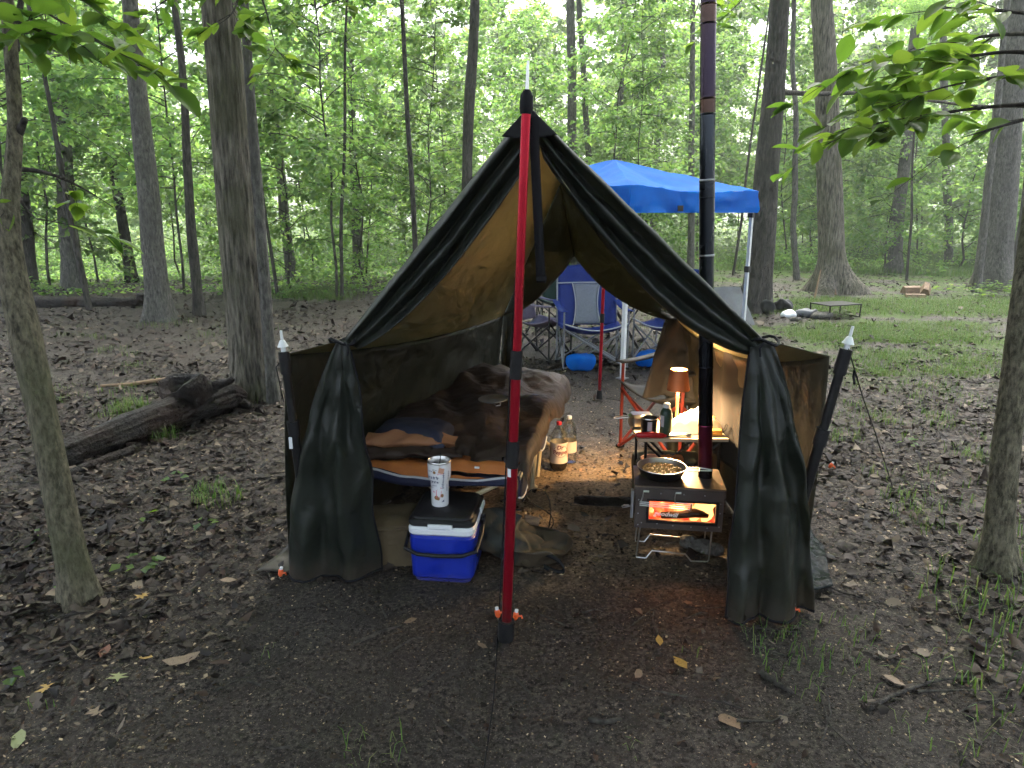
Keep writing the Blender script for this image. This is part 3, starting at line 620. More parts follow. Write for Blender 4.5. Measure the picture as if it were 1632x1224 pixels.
def zone(x, y):
    px = 816 + x / y * FPX
    row = 'first row' if y < 19 else ('second row' if y < 29 else 'far row')
    z = ('left of the light grey trunk' if px < 205 else 'between light grey trunk and thick furrowed tree' if px < 380 else 'between the furrowed tree and the tent' if px < 700 else
         'behind the tent peak' if px < 930 else 'above the blue canopy' if px < 1110 else 'between stove pipe and tall grey oak' if px < 1310 else 'right of the tall grey oak')
    return f'leafy understory tree {z}, {row} of the woods', f'understory trees {z}, {row}'
def plant(proto, x, y, s, rz):
    lab, grp = zone(x, y)
    root = thing('understory_tree', lab, 'tree', (x, y, gz(x, y)), rz, grp); root.scale = (s, s, s)
    put('trunk', proto[0], root, loc=(0, 0, 0)); put('crown', proto[1], root, loc=(0, 0, 0))
rr = random.Random(5)
SPOTS = []
def far_enough(x, y, m): return all((x - a) ** 2 + (y - b) ** 2 > m * m for a, b in SPOTS)
def scatter(n, y0, y1, m, protos, s0, s1, ok=None):
    c = t = 0
    while c < n and t < 4000:
        t += 1; y = rr.uniform(y0, y1); x = rr.uniform(-0.92, 0.92) * y
        if not far_enough(x, y, m) or (ok and not ok(x, y)): continue
        SPOTS.append((x, y)); c += 1
        plant(rr.choice(protos), x, y, rr.uniform(s0, s1), rr.uniform(0, 6.28))
scatter(23, 13.0, 19, 2.0, PROTO, 0.8, 1.15, lambda x, y: (x < -1.5 or y > 16.5) and not (x > 3.0 and y < 19.5))
scatter(41, 19, 29, 2.0, PROTO, 0.9, 1.3)
scatter(14, 24, 40, 2.4, PROTO_FAR, 0.9, 1.2, lambda x, y: x > 0.16 * y)
scatter(42, 29, 52, 2.6, PROTO_FAR, 0.8, 1.15, lambda x, y: not (-.35 < x / y < -.16 and rr.random() < .75))

# --- far wood and undergrowth that read as one mass
def mass(name, label, n, y0, y1, zfun, size, mat, seed, spread=1.0, ok=None):
    r = np.random.default_rng(seed)
    y = y0 + (y1 - y0) * r.random(n); x = (r.random(n) * 2 - 1) * spread * y
    cl = np.sin(x * 0.9 + 1.3 * np.sin(y * 0.7)) + np.sin(y * 1.1 + x * 0.35 + seed) + 0.8 * np.sin(x * 2.3 - y * 1.7)
    top = zfun(x, y, cl); keep = (top > 0.02) & (r.random(n) < np.clip(0.35 + 0.3 * cl, 0.08, 1))
    if ok is not None: keep &= ok(x, y)
    x, y, top = x[keep], y[keep], top[keep]; n = len(x)
    z = np.array([gz(a, b) for a, b in zip(x, y)]) + top * r.random(n) ** 0.7
    P = np.stack([x, y, z], 1)
    L = unit(np.stack([r.normal(size=n), r.normal(size=n), r.normal(size=n) * 0.4 - 0.1], 1))
    Nn = unit(np.stack([r.normal(size=n) * 0.5, r.normal(size=n) * 0.5 - 0.15, np.ones(n)], 1))
    o = put(name, np_mesh(name, leaf_quads(P, L, Nn, size * (0.6 + 0.8 * r.random(n))), 4, mat))
    tag(o, label, 'foliage', kind='stuff'); return o
mass('undergrowth', 'low green undergrowth covering the floor of the woods', 105000, 13.5, 30, lambda x, y, c: 0.12 + 0.28 * np.clip(c, 0, 3) * np.clip((y - 12) / 8, 0.2, 1), 0.10, MAT['leaf_wood'], 3,
     ok=lambda x, y: (x < -2.2 - 0.0 * y) | (y > 20.5 + 1.5 * np.sin(x * 0.6)))
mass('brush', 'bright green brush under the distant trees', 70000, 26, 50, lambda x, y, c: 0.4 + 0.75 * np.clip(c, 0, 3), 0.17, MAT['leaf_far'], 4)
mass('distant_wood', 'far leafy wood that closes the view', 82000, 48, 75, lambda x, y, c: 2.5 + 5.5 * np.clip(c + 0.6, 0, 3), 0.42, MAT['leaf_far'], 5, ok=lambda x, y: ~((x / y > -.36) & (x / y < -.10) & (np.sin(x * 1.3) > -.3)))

# ================================================================== the tent
tent = thing('hot_tent', 'dark green canvas tent with open tied-back doors and red front pole', 'tent', (0.05, 2.7, 0))
F = W(843, 172, 2.40); R_ = W(893, 292, 5.30)                       # front and rear peak
CFL, CFR = W(456, 565, 2.84), W(1322, 568, 2.62)                    # corners of the eaves
TL, TR = W(548, 541, 2.80), W(1215, 541, 2.62)                      # where the doors are tied back
CRL, CRR = W(802, 503, 5.00), W(1085, 516, 4.45)
TRL, TRR = W(833, 494, 5.02), W(1062, 510, 4.50)
S_ = W(915, 408, 5.25)                                              # top of the rear opening
def cloth(name, fn, nu, nv, wr=0.006, seed=0, flip=False, scale=6.0, label=None, mats=None, fine=0.0, parent=None, edge=True):
    """a sheet with wrinkles pushed along its normal and real thickness; inner face lined"""
    e = 1e-3
    def f(u, v):
        p = fn(u, v)
        du = fn(min(u + e, 1), v) - fn(max(u - e, 0), v); dv = fn(u, min(v + e, 1)) - fn(u, max(v - e, 0))
        n = du.cross(dv)
        if n.length > 1e-12: n.normalize()
        w = wr * (nz(p.x * scale + seed, p.y * scale, p.z * scale) + 0.5 * nz(p.x * scale * 2.7, p.y * scale * 2.7 + seed, p.z * scale * 2.7))
        ed = min(1.0, 9 * min(u, 1 - u, v, 1 - v)) if edge else 1.0
        w *= ed
        if fine: w += ed * fine * (abs(nz(p.x * 14 + seed, p.y * 14, p.z * 5)) - 0.25)
        return p + n * w
    mb = MB().grid(f, nu, nv)
    if flip: mb.f = [tuple(reversed(q)) for q in mb.f]
    me = mb.mesh(name, mats or [MAT['tent_out'], MAT['tent_in']])
    o = put(name, me, parent or tent)
    if label: o['label'] = label
    so = o.modifiers.new('thickness', 'SOLIDIFY'); so.thickness = 0.0025; so.offset = 0
    if not mats: so.material_offset = 1; so.material_offset_rim = 0
    return o
def poly(pts, t):
    n = len(pts) - 1; k = min(t * n, n - 1e-6); i = int(k); return pts[i].lerp(pts[i + 1], k - i)
def bez(pts, t):
    p = list(pts)
    while len(p) > 1: p = [a.lerp(b, t) for a, b in zip(p, p[1:])]
    return p[0]
def front_edge(T, C):
    L1, L2 = (T - F).length, (C - T).length; k = L1 / (L1 + L2)
    def e(u): return F.lerp(T, u / k) if u < k else T.lerp(C, (u - k) / (1 - k))
    return e
def roof_fn(front, C_r, sag_e, sag_m, C_f):
    def fn(u, v):                                                     # u ridge to eave, v front to rear
        a, b = front(u), R_.lerp(C_r, u)
        p = a.lerp(b, v)
        p.z -= sag_e * 4 * v * (1 - v) * u ** 2 + sag_m * 4 * v * (1 - v) * math.sin(PI * u)
        return p
    return fn
fl, fr = front_edge(TL, CFL), front_edge(TR, CFR)
left_roof = roof_fn(fl, CRL, 0.05, 0.03, CFL); right_roof = roof_fn(fr, CRR, 0.10, 0.02, CFR)
cloth('roof_panel', left_roof, 60, 60, 0.012, 1, True, 3.0, 'left roof slope, olive lining seen from inside')
cloth('roof_panel', right_roof, 60, 60, 0.012, 2, False, 3.0, 'right roof slope pierced by the stove pipe')
def ground_pt(p, out=V(0, 0, 0)): return V(p.x + out.x, p.y + out.y, 0.01)
BFL, BFR = G(462, 905), G(1272, 958); BRL = V(CRL.x - .05, CRL.y, 0.01); BRR = V(CRR.x + .12, CRR.y + .05, 0.01)
def wall_fn(roof, a, b, bow):
    def fn(u, v):
        t = roof(1.0, u); g = a.lerp(b, u); p = t.lerp(g, v)
        p += V(bow, 0, 0) * math.sin(PI * v) * (0.4 + 0.6 * math.sin(PI * u)); return p
    return fn
cloth('side_wall', wall_fn(left_roof, BFL, BRL, -0.03), 50, 34, 0.022, 3, False, 4.0, 'left side wall hanging from the eave', fine=0.012, mats=[MAT['tent_out']])
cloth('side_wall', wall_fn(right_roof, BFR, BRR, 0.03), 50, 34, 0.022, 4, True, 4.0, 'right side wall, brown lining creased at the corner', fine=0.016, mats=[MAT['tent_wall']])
# front doors, pulled back to the ties in long folds
def drape(Ta, E0, E1, folds, amp, sgn, seed):
    def fn(u, v):
        a = F.lerp(Ta, u); b = bez([E0, E0.lerp(E1, 0.55) + V(0, 0, -.15 if sgn > 0 else -.24), E1], u)
        p = a.lerp(b, v)
        w = math.sin(PI * min(1, u * 1.02)) ** 0.6
        p.y -= amp * (0.35 + 0.65 * w) * (0.5 + 0.5 * math.sin(2 * PI * (folds * v ** 0.9) + 1.2 * nz(u * 3, seed) + seed)) * (1 - 0.35 * u)
        p.y -= 0.012 * nz(u * 9, v * 4, seed)
        return p
    return fn
EL0, EL1 = W(838, 268, 2.44), W(572, 556, 2.80)
ER0, ER1 = W(866, 252, 2.44), W(1196, 566, 2.62)
cloth('door_panel', drape(TL + V(0, -.012, 0), EL0, EL1, 2.4, 0.06, 1, 5), 70, 44, 0.004, 5, False, label='left front door drawn up in dark folds along the roof edge')
cloth('door_panel', drape(TR + V(0, -.012, 0), ER0, ER1, 2.6, 0.06, -1, 6), 70, 44, 0.004, 6, True, label='right front door drawn up in dark folds along the roof edge')
# the doors' lower halves hang from the ties
def hang(T, Ls, Rs, folds, amp, seed, dy=-0.02):
    """Ls, Rs: polyline points of the left and right edge below the tie"""
    def fn(u, v):
        a, b = bez(Ls, v), bez(Rs, v); p = a.lerp(b, u)
        k = min(1, v * 2.2)
        ph = 2 * PI * folds * (u + 0.22 * nz(v * 1.6, seed) + 0.10 * nz(v * 3.5, u * 3, seed)) + 6 * (1 - v) ** 3 * u * 2
        p.y += dy - amp * (0.35 + 0.65 * v) * k * (0.5 + 0.5 * math.sin(ph)) - 0.05 * k * math.sin(PI * u)
        p += V(0.014 * nz(v * 6, u * 5, seed), 0.02 * nz(v * 7, u * 7, seed + 3), 0) * k
        return p
    return fn
cloth('door_drape', hang(TL, [TL + V(-.02, 0, .0), W(500, 620, 2.84), W(462, 760, 2.88), G(468, 908, .01)], [TL + V(.02, 0, 0), W(590, 650, 2.82), W(590, 780, 2.86), G(610, 903, .01)], 1.7, 0.07, 7), 70, 80, 0.010, 7, True, 4.0, 'left door gathered at its tie and hanging to the ground', fine=0.005)
cloth('door_drape', hang(TR, [TR + V(-.05, 0, -.02), W(1180, 640, 2.62), W(1162, 800, 2.58), G(1150, 972, .01)], [TR + V(.03, 0, 0), W(1270, 650, 2.62), W(1286, 820, 2.60), G(1284, 957, .01)], 2.1, 0.075, 8), 70, 80, 0.010, 8, True, 4.0, 'right door gathered at its tie and hanging to the ground', fine=0.005)
for fnc, lab in ((hang(TL, [TL + V(-.02, 0, .0), W(500, 620, 2.84), W(462, 760, 2.88), G(468, 908, .01)], [TL + V(.02, 0, 0), W(590, 650, 2.82), W(590, 780, 2.86), G(610, 903, .01)], 1.7, 0.07, 7), 'l'), (hang(TR, [TR + V(-.05, 0, -.02), W(1180, 640, 2.62), W(1162, 800, 2.58), G(1150, 972, .01)], [TR + V(.03, 0, 0), W(1270, 650, 2.62), W(1286, 820, 2.60), G(1284, 957, .01)], 2.1, 0.075, 8), 'r')):
    part('hem', MB().tube([fnc(1.0 if lab == 'l' else 0.0, i / 40) for i in range(2, 41)], .005, 6), MAT['tent_black'], tent)
    part('hem', MB().tube([fnc(i / 50, 1.0) + V(0, 0, .004) for i in range(51)], .006, 6), MAT['tent_black'], tent)
# rear end
def rear(Tt, C_r, ctrl):
    def fn(u, v):
        a = bez([S_, ctrl, Tt], u); b = R_.lerp(C_r, u); return b.lerp(a, v) + V(0, 0.02 * math.sin(9 * u + 4 * v), 0)
    return fn
cloth('rear_panel', rear(TRL, CRL, W(880, 462, 5.1)), 30, 16, 0.010, 9, False, 4.0, 'left half of the rear gable')
cloth('rear_panel', rear(TRR, CRR, W(970, 486, 4.85)), 30, 16, 0.010, 10, True, 4.0, 'right half of the rear gable')
cloth('rear_drape', hang(TRL, [CRL, CRL.lerp(BRL, .5), BRL], [TRL, W(828, 560, 5.0), V(TRL.x + .06, 5.0, .01)], 2.0, 0.06, 11, 0.03), 24, 30, 0.01, 11, False, 5.0, 'rear left door hanging beside the cot', mats=[MAT['tent_out']])
cloth('rear_drape', hang(TRR, [TRR, TRR + V(.02, 0, -.45), V(TRR.x + .05, 4.5, .01)], [CRR, CRR.lerp(BRR, .5), BRR], 2.0, 0.06, 12, 0.03), 24, 30, 0.01, 12, True, 5.0, 'rear right door hanging behind the camp chair', mats=[MAT['tent_out']])
# peak cap, strap, ties, mud flaps
def capfn(u, v):
    top = W(843, 170, 2.335); a = W(799, 216, 2.335); b = W(889, 213, 2.335); m = W(843, 222, 2.325)
    e = a.lerp(m, u * 2) if u < .5 else m.lerp(b, u * 2 - 1)
    return top.lerp(e, v) + V(0, .03 * abs(u - .5) * 2 * v, 0)
cloth('peak_cap', capfn, 20, 12, 0.004, 13, False, mats=[MAT['tent_black']], label='black reinforcing patch at the peak')
st = MB()
def strapfn(u, v):
    a = W(850, 186, 2.318); b = W(862, 450, 2.42); p = a.lerp(b, v); return p + V((u - .5) * 0.030, 0.004 * math.sin(6 * v), 0)
st.grid(strapfn, 2, 20); st.box(W(863, 443, 2.415), (0.034, 0.006, 0.02))
so = part('strap', st, MAT['tent_black'], tent); so.modifiers.new('thickness', 'SOLIDIFY').thickness = 0.002
for T, s in ((TL, 1), (TR, -1)):
    tb = MB()
    tb.tube([T + V(.05 * math.cos(a), -.025 + .045 * math.sin(a), .012 * math.sin(2 * a)) for a in [i * 2 * PI / 14 for i in range(15)]], 0.006, 6)
    tb.tube([T + V(.02 * s, -.07, 0), T + V(.035 * s, -.08, -.02), T + V(.03 * s, -.08, -.05)], 0.004, 6)
    part('tie', tb, MAT['tent_black'], tent)
def flapfn(pts, z=0.012):
    def fn(u, v):
        p = pts[0].lerp(pts[1], u).lerp(pts[3].lerp(pts[2], u), v)
        p.z = z + 0.018 * (0.5 + nz(p.x * 9, p.y * 9, 2)) + 0.05 * (1 - v) ** 3; return p
    return fn
cloth('mud_flap', flapfn([G(470, 880), G(600, 905), G(560, 922), G(408, 915)]), 24, 12, 0.004, 14, mats=[MAT['tent_out']])
cloth('mud_flap', flapfn([G(1282, 850), G(1268, 962), G(1326, 945), G(1312, 880)], 0.02), 24, 14, 0.012, 15, mats=[MAT['flap']], scale=14, label='wet shiny mud flap lying beside the right corner')
# poles
def pole(name, pts_r, mat, label=None, sides=16):
    mb = MB()
    for a, b, r in pts_r: mb.tube([a, b], r, sides)
    return part(name, mb, mat, tent, label=label)
PB, PT = G(806, 1020), W(839, 166, 2.30)
ax = (PT - PB)
def onp(t): return PB + ax * t
pf = pole('front_pole', [(onp(.02), onp(.395), .0185), (onp(.395), onp(.565), .0165), (onp(.565), onp(1.0), .0145)], MAT['red_pole'], 'red telescoping pole before the door')
for t, h, r in ((.395, .026, .0215), (.565, .026, .0195)):
    part('pole_collar', MB().tube([onp(t - h), onp(t + h)], r, 16), MAT['blackplastic'], pf)
part('pole_foot', MB().tube([onp(-.012), onp(.012), onp(.045)], [.026, .031, .030], 16), MAT['blackplastic'], pf)
part('pole_spike', MB().tube([onp(1.0), onp(1.02), onp(1.022), onp(1.065)], [.012, .012, .006, .004], 10), MAT['steel'], pf)
part('pole_cap', MB().tube([onp(.985), onp(.995), onp(1.012), onp(1.022)], [.018, .022, .020, .010], 14), MAT['tent_black'], pf)
sk = onp(.362); part('sticker', MB().box(sk + V(-.0105, -.0155, 0), (.012, .003, .035), Matrix.Rotation(-.6, 3, 'Z')), MAT['white_plastic'], pf)
for nm, top, foot, lab in (('corner_pole', W(452, 560, 2.80), G(500, 918), 'black left corner pole'), ('corner_pole', W(1349, 556, 2.56), G(1232, 962), 'black right corner pole')):
    d = foot - top; mb = MB(); mb.tube([top, top + d * .32], .017, 12); mb.tube([top + d * .32, foot], .021, 12)
    cp = part(nm, mb, MAT['black'], tent, label=lab)
    part('pole_collar', MB().tube([top + d * .29, top + d * .35], .026, 12), MAT['blackplastic'], cp)
    part('pole_collar', MB().tube([top + d * .0, top + d * .09], .023, 12), MAT['blackplastic'], cp)
    u = -d.normalized()
    part('pole_tip', MB().tube([top, top + u * .018, top + u * .02, top + u * .045, top + u * .047, top + u * .085], [.010, .010, .022, .010, .006, .005], 12), MAT['white_plastic'], cp)
    if top.x < 0: part('sticker', MB().box(top + d * .36 + V(-.014, -.018, -.02), (.014, .004, .05)), MAT['white_plastic'], cp)
# guy lines
gl = MB(); gt = W(1352, 556, 2.55)
gl.tube([gt, gt.lerp(W(1395, 690, 3.2), .5) + V(0, 0, -.01), W(1395, 690, 3.2)], .0025, 5)
gl.tube([W(1362, 590, 2.62), W(1360, 600, 2.62), W(1362, 612, 2.62)], .005, 5)
e_ = W(1395, 690, 3.2); gl.tube([e_, e_ + (e_ - gt) * ((e_.z) / (gt.z - e_.z))], .0025, 5)
part('guy_line', gl, MAT['tent_black'], tent)
part('guy_line', MB().tube([W(836, 180, 2.33), W(812, 620, 2.33), G(796, 975)], .0028, 5), MAT['tent_black'], tent)
part('guy_line', MB().tube([G(796, 975), V(-.06, 2.0, .012), V(-.10, 1.4, .012), V(-.115, .8, .012)], .003, 5), MAT['tent_black'], tent)
part('guy_line', MB().tube([CFL, W(440, 585, 2.86), W(452, 640, 2.9)], .0025, 5), MAT['tent_black'], tent)

def peg(p, label, lean=0.0):
    t = thing('tent_peg', label, 'tent peg', (p.x, p.y, 0), 0, 'orange-headed tent pegs')
    R = Matrix.Rotation(lean, 3, 'Y')
    part('shaft', MB().tube([R @ V(0, 0, -.10), R @ V(0, 0, .02)], .004, 8), MAT['steel'], t, False)
    h = MB(); h.tube([R @ V(0, 0, .012), R @ V(0, 0, .022), R @ V(0, 0, .040), R @ V(0, 0, .046)], [.006, .011, .011, .006], 10); h.tube([R @ V(.004, -.004, .03), R @ V(.022, -.006, .036), R @ V(.026, -.006, .026)], .004, 6)
    part('head', h, MAT['orange'], t, False)
    part('collar', MB().tube([R @ V(0, 0, .046), R @ V(0, 0, .056)], .007, 8), MAT['white_plastic'], t, False)
peg(G(446, 922), 'orange peg at the left front corner of tent', .2)
peg(G(795, 988), 'orange peg on the left of the red pole foot', -.15)
peg(G(820, 992), 'orange peg on the right of the red pole foot', .15)
peg(G(1261, 982), 'orange peg at the right front corner of tent', .1)
peg(G(1320, 748), 'orange peg alone on dark leaves right of tent', .5)

# second red pole behind the tent
pb = G(955, 638); pt = V(pb.x + .01, pb.y, 1.52)
rp = thing('support_pole', 'thin dark red pole standing behind the rear opening', 'pole', pb)
part('shaft', MB().tube([pb + V(0, 0, .05), pt], .014, 12), MAT['red_pole'], rp)
part('foot', MB().tube([pb, pb + V(0, 0, .03), pb + V(0, 0, .09)], [.024, .026, .022], 12), MAT['blackplastic'], rp)
part('collar', MB().tube([pb.lerp(pt, .44), pb.lerp(pt, .49)], .019, 12), MAT['blackplastic'], rp)
part('guy_line', MB().tube([pt, R_ + V(0, 0, .01)], .003, 5), MAT['tent_black'], rp)

# ================================================================== cot and bedding
CO = V(-.335, 3.06, 0); CA = math.radians(-10)
cot = thing('camp_cot', 'navy camp cot with pale piping and beige crossed legs inside tent', 'cot', CO, CA)
CW, CL, CZ = .73, 1.95, .40
mb = MB()
def cotfn(u, v):
    x = (u - .5) * CW; return V(x, v * CL, CZ - .035 * math.sin(PI * u) - .02 * math.sin(PI * v) + .006 * nz(u * 5, v * 9))
mb.grid(cotfn, 16, 30); mb.grid(lambda u, v: V((u - .5) * CW, -.004, CZ - .035 * math.sin(PI * u) - .035 * v * (1 + .3 * math.sin(7 * u))), 16, 3)
mb.grid(lambda u, v: V(CW / 2 + .003, u * CL * .5, CZ - .10 * v * (1 + .5 * math.sin(9 * u))), 16, 3)
cb = part('bed_cloth', mb, MAT['cot_cloth'], cot, False); cb.modifiers.new('thickness', 'SOLIDIFY').thickness = .004
mb = MB(); mb.tube([V((u - .5) * CW, -.010, CZ + .004 - .035 * math.sin(PI * u) + .01 * nz(u * 6)) for u in [i / 20 for i in range(21)]], .0055, 6)
mb.tube([V(CW / 2 + .008, v * CL * .5, CZ - .10 * (1 + .5 * math.sin(9 * v)) + .004) for v in [i / 16 for i in range(17)]], .005, 6)
part('piping', mb, MAT['piping'], cot, False)
for x in (-1, 1): part('side_rail', MB().tube([V(x * CW / 2, .02, CZ - .012), V(x * CW / 2, CL - .02, CZ - .012)], .013, 8), MAT['cot_tube'], cot, False)
for y in (.14, .95, 1.70):
    for s in (-1, 1):
        part('leg', MB().tube([V(s * CW * .46, y - .10, .012), V(-s * CW * .44, y + .12 * s, CZ - .02)], .0115, 8), MAT['cot_tube'], cot, False)
    part('leg_joint', MB().box(V(0, y, .2), (.05, .05, .05)), MAT['blackplastic'], cot, False)
for y in (.80, 1.04): part('leg', MB().tube([V(CW * .40 + .02, y, .01), V(CW * .46, y + .05, CZ - .02)], .013, 8), MAT['cot_tube'], cot, False)
mb = MB(); mb.tube([V(-.36, -.03, CZ - .03), V(-.355, -.035, CZ - .10)], [.012, .012], 4); part('care_tag', mb, MAT['white_plastic'], cot, False)

sb = thing('sleeping_bag', 'rumpled dark brown sleeping bag spread over the cot', 'sleeping bag', CO, CA)
def bagz(x, y):
    w = .055 * nz(x * 3.2, y * 2.6, 2) + .028 * nz(x * 8 + y * 3, y * 4, 5) + .018 * abs(nz(x * 11, y * 15, 8))
    hump = .10 * math.exp(-((y - 1.62) / .28) ** 2) * math.exp(-((x + .05) / .35) ** 2) + .05 * math.exp(-((y - .9) / .5) ** 2)
    return CZ + .06 + w + hump * .85
def bagfn(u, v):
    # across: left edge, puffy top, over the right side and hanging down
    y = .20 + v * 1.78 + .05 * nz(u * 3, v, 3) - (0.12 if u > .5 else 0) * (1 - v)
    if u < .10: x = -.41 + .2 * u; z = CZ + .02 + (bagz(x, y) - CZ - .02) * u / .10
    elif u < .72: x = -.39 + (u - .10) / .62 * .76; z = bagz(x, y) - .02 * ((u - .1) / .62) ** 4
    else:
        t = (u - .72) / .28; reach = .03 + .03 * max(0, min(1, (v - .25) * 2.2)) * (1 - max(0, v - .9) * 4)
        x = .37 + reach * math.sin(t * 1.75) ; z = bagz(.37, y) - .02 - t ** 1.3 * (.09 + .06 * max(0, min(1, (v - .30) * 1.8)) + .03 * nz(y * 5, t))
    e = min(v, 1 - v) / .06
    if e < 1: z -= (1 - e) ** 2 * .075
    return V(x, y, z)
def bagwr(u, v):
    p = bagfn(u, v); n = V(nz(p.x * 9, p.y * 9, 1), nz(p.x * 9, p.y * 9, 4), nz(p.x * 7, p.y * 7, 7)); return p + n * .012
bo = part('shell', MB().grid(bagwr, 70, 90), MAT['bag_brown'], sb, False, angle=None)
# turned-back near end: tan lining band with dark hem, navy hood
def band(x0, x1, y0, z0, z1, dy, seed):
    def fn(u, v):
        x = x0 + (x1 - x0) * u; th = PI * v
        return V(x, y0 + .10 * u - dy * math.sin(th) + .03 * v + .01 * nz(u * 6, v * 2, seed), z0 + (z1 - z0) * v + .018 * nz(u * 5, v * 3, seed + 2) - .03 * max(0, u - .75) * 4 * v)
    return fn
part('lining_fold', MB().grid(band(-.39, .03, .12, CZ + .055, CZ + .125, .05, 1), 40, 10), MAT['bag_tan'], sb, False, angle=None)
part('hem', MB().grid(band(-.39, .07, .085, CZ + .012, CZ + .062, .035, 4), 40, 8), MAT['bag_brown'], sb, False, angle=None)
part('zip_pull', MB().box(V(.18, .0, CZ + .035), (.022, .008, .008)), MAT['white_plastic'], sb, False)
mb = MB(); mb.grid(lambda u, v: V(-.36 + .72 * u, .02 + .30 * v, CZ - .02 + .05 * math.sin(PI * min(1, v * 3)) ** .5 * (0.6 + .3 * u) + .012 * nz(u * 9, v * 5, 3) + (.02 if u > .5 else 0)), 50, 16)
mb.grid(lambda u, v: V(-.36 + .72 * u, .02 - .012 * math.sin(PI * v), CZ - .02 - .03 + .03 * v + .012 * nz(u * 9, 0, 3) * v), 50, 4)
solid('sleeping_pad', mb, MAT['bag_orange'], 'bright orange quilted pad poking out under brown sleeping bag', 'sleeping pad', loc=CO, rz=CA, angle=None)
mb = MB()
def pilfn(u, v):
    a, b = 2 * u - 1, 2 * v - 1; h = max(0, (1 - a ** 4) * (1 - b ** 4)) ** .5
    return V(-.21 + .19 * a, .30 + .14 * b, CZ + .065 + .08 * h + .008 * nz(a * 3, b * 3, 6))
mb.grid(pilfn, 24, 18)
solid('pillow', mb, MAT['navy'], 'navy blue pillow at the near end of the cot', 'pillow', loc=CO, rz=CA, angle=None)
# steel plate on the bag
pl = W(786, 640, 3.92)
mb = MB(); mb.lathe([(0, .004), (.055, .004), (.078, .014), (.085, .016), (.085, .019), (.076, .018), (.053, .008), (0, .008)], sides=32)
mb.tube([V(-.02, -.08, .014), V(-.012, -.10, .004), V(.012, -.10, .004), V(.02, -.08, .014)], .003, 6)
o = solid('steel_plate', mb, MAT['steel_dull'], 'shiny steel plate lying on the brown sleeping bag', 'plate', loc=pl); o.rotation_euler = (.02, -.05, .3)

# ================================================================== cooler, tumbler, bags on the ground
ck = thing('cooler', 'small blue cooler with white rim, black lid and black handle', 'cooler', V(-.285, 2.925, 0), math.radians(-6))
cw, cd, ch = .285, .33, .228
mb = MB(); mb.rbox((0, 0, .012), (cw * .945, cd * .945, ch - .012), .035, top=1.045); mb.rbox((0, 0, 0), (cw * .86, cd * .86, .02), .03)
part('body', mb, MAT['blue_plastic'], ck, False)
mb = MB(); mb.rbox((0, 0, ch - .006), (cw * 1.0, cd * 1.0, .042), .035, top=1.01); mb.rbox((.0, -cd / 2 - .002, ch + .034), (.105, .016, .018), .004); mb.rbox((cw / 2 + .001, 0.06, ch + .034), (.016, .10, .022), .004)
part('rim', mb, MAT['white_plastic'], ck, False)
mb = MB(); mb.rbox((0, 0, ch + .0365), (cw * 1.01, cd * 1.01, .030), .035, top=.985)
mb.rbox((0, 0, ch + .064), (cw * .93, cd * .93, .013), .04, top=.96)
part('lid', mb, MAT['blackplastic'], ck, False)
mb = MB(); hw = cw / 2 + .014
mb.tube([V(-hw, .03, ch - .0), V(-hw - .004, -.06, ch - .035), V(-hw + .004, -cd / 2 - .005, ch - .062), V(-hw * .6, -cd / 2 - .028, ch - .075), V(0, -cd / 2 - .03, ch - .078), V(hw * .6, -cd / 2 - .028, ch - .075), V(hw - .004, -cd / 2 - .005, ch - .062), V(hw + .004, -.06, ch - .035), V(hw, .03, ch - .0)], .0085, 10)
for s in (-1, 1): mb.lathe([(0, -.008), (.02, -.008), (.02, .008), (0, .008)], (s * (hw - .002), .03, ch), 14, R=Matrix.Rotation(PI / 2, 3, 'Y'))
part('handle', mb, MAT['blackplastic'], ck, False)
LZ = ch + .078
tp = V(-.316, 2.915, LZ)
tm = thing('tumbler', 'tall white tumbler with printed doodles standing on cooler lid', 'tumbler', tp)
prof = [(.001, .001), (.036, .001), (.038, .006), (.039, .10), (.0405, .112), (.049, .130), (.0505, .145), (.0515, .198)]
part('body', MB().lathe(prof, sides=40), MAT['tumbler'], tm, False, angle=50)
part('rim', MB().lathe([(.0515, .198), (.0525, .204), (.0505, .207), (.048, .203), (.047, .17), (.044, .14), (.001, .135)], sides=40), MAT['steel'], tm, False, angle=60)
def rad_at(z):
    for (r0, z0), (r1, z1) in zip(prof[1:], prof[2:]):
        if z0 <= z <= z1: return lerp(r0, r1, (z - z0) / max(z1 - z0, 1e-6))
    return .05
def decal(mb, a0, z0, wdt, hgt, rot=0, shape='bar', n=6):
    """flat print on the curved wall; a0 = angle from the side facing the camera"""
    pts = []
    if shape == 'bar': base = [(-.5, -.5), (0, -.5), (.5, -.5), (.5, .5), (0, .5), (-.5, .5)]
    elif shape == 'disc': base = [(.5 * math.cos(i * PI / 5), .5 * math.sin(i * PI / 5)) for i in range(10)]
    elif shape == 'cup': base = [(-.32, -.5), (.32, -.5), (.5, .5), (-.5, .5)]
    else: base = [(-.5, -.5), (.5, -.3), (.4, .5)]
    for x, y in base:
        x, y = x * wdt, y * hgt; X = x * math.cos(rot) - y * math.sin(rot); Y = x * math.sin(rot) + y * math.cos(rot)
        z = z0 + Y; r = rad_at(z) + .0006; a = -PI / 2 + a0 + X / r
        pts.append((r * math.cos(a), r * math.sin(a), z))
    mb.add(pts, [tuple(range(len(pts)))])
rd = random.Random(3); kb, kp, kn = MB(), MB(), MB()
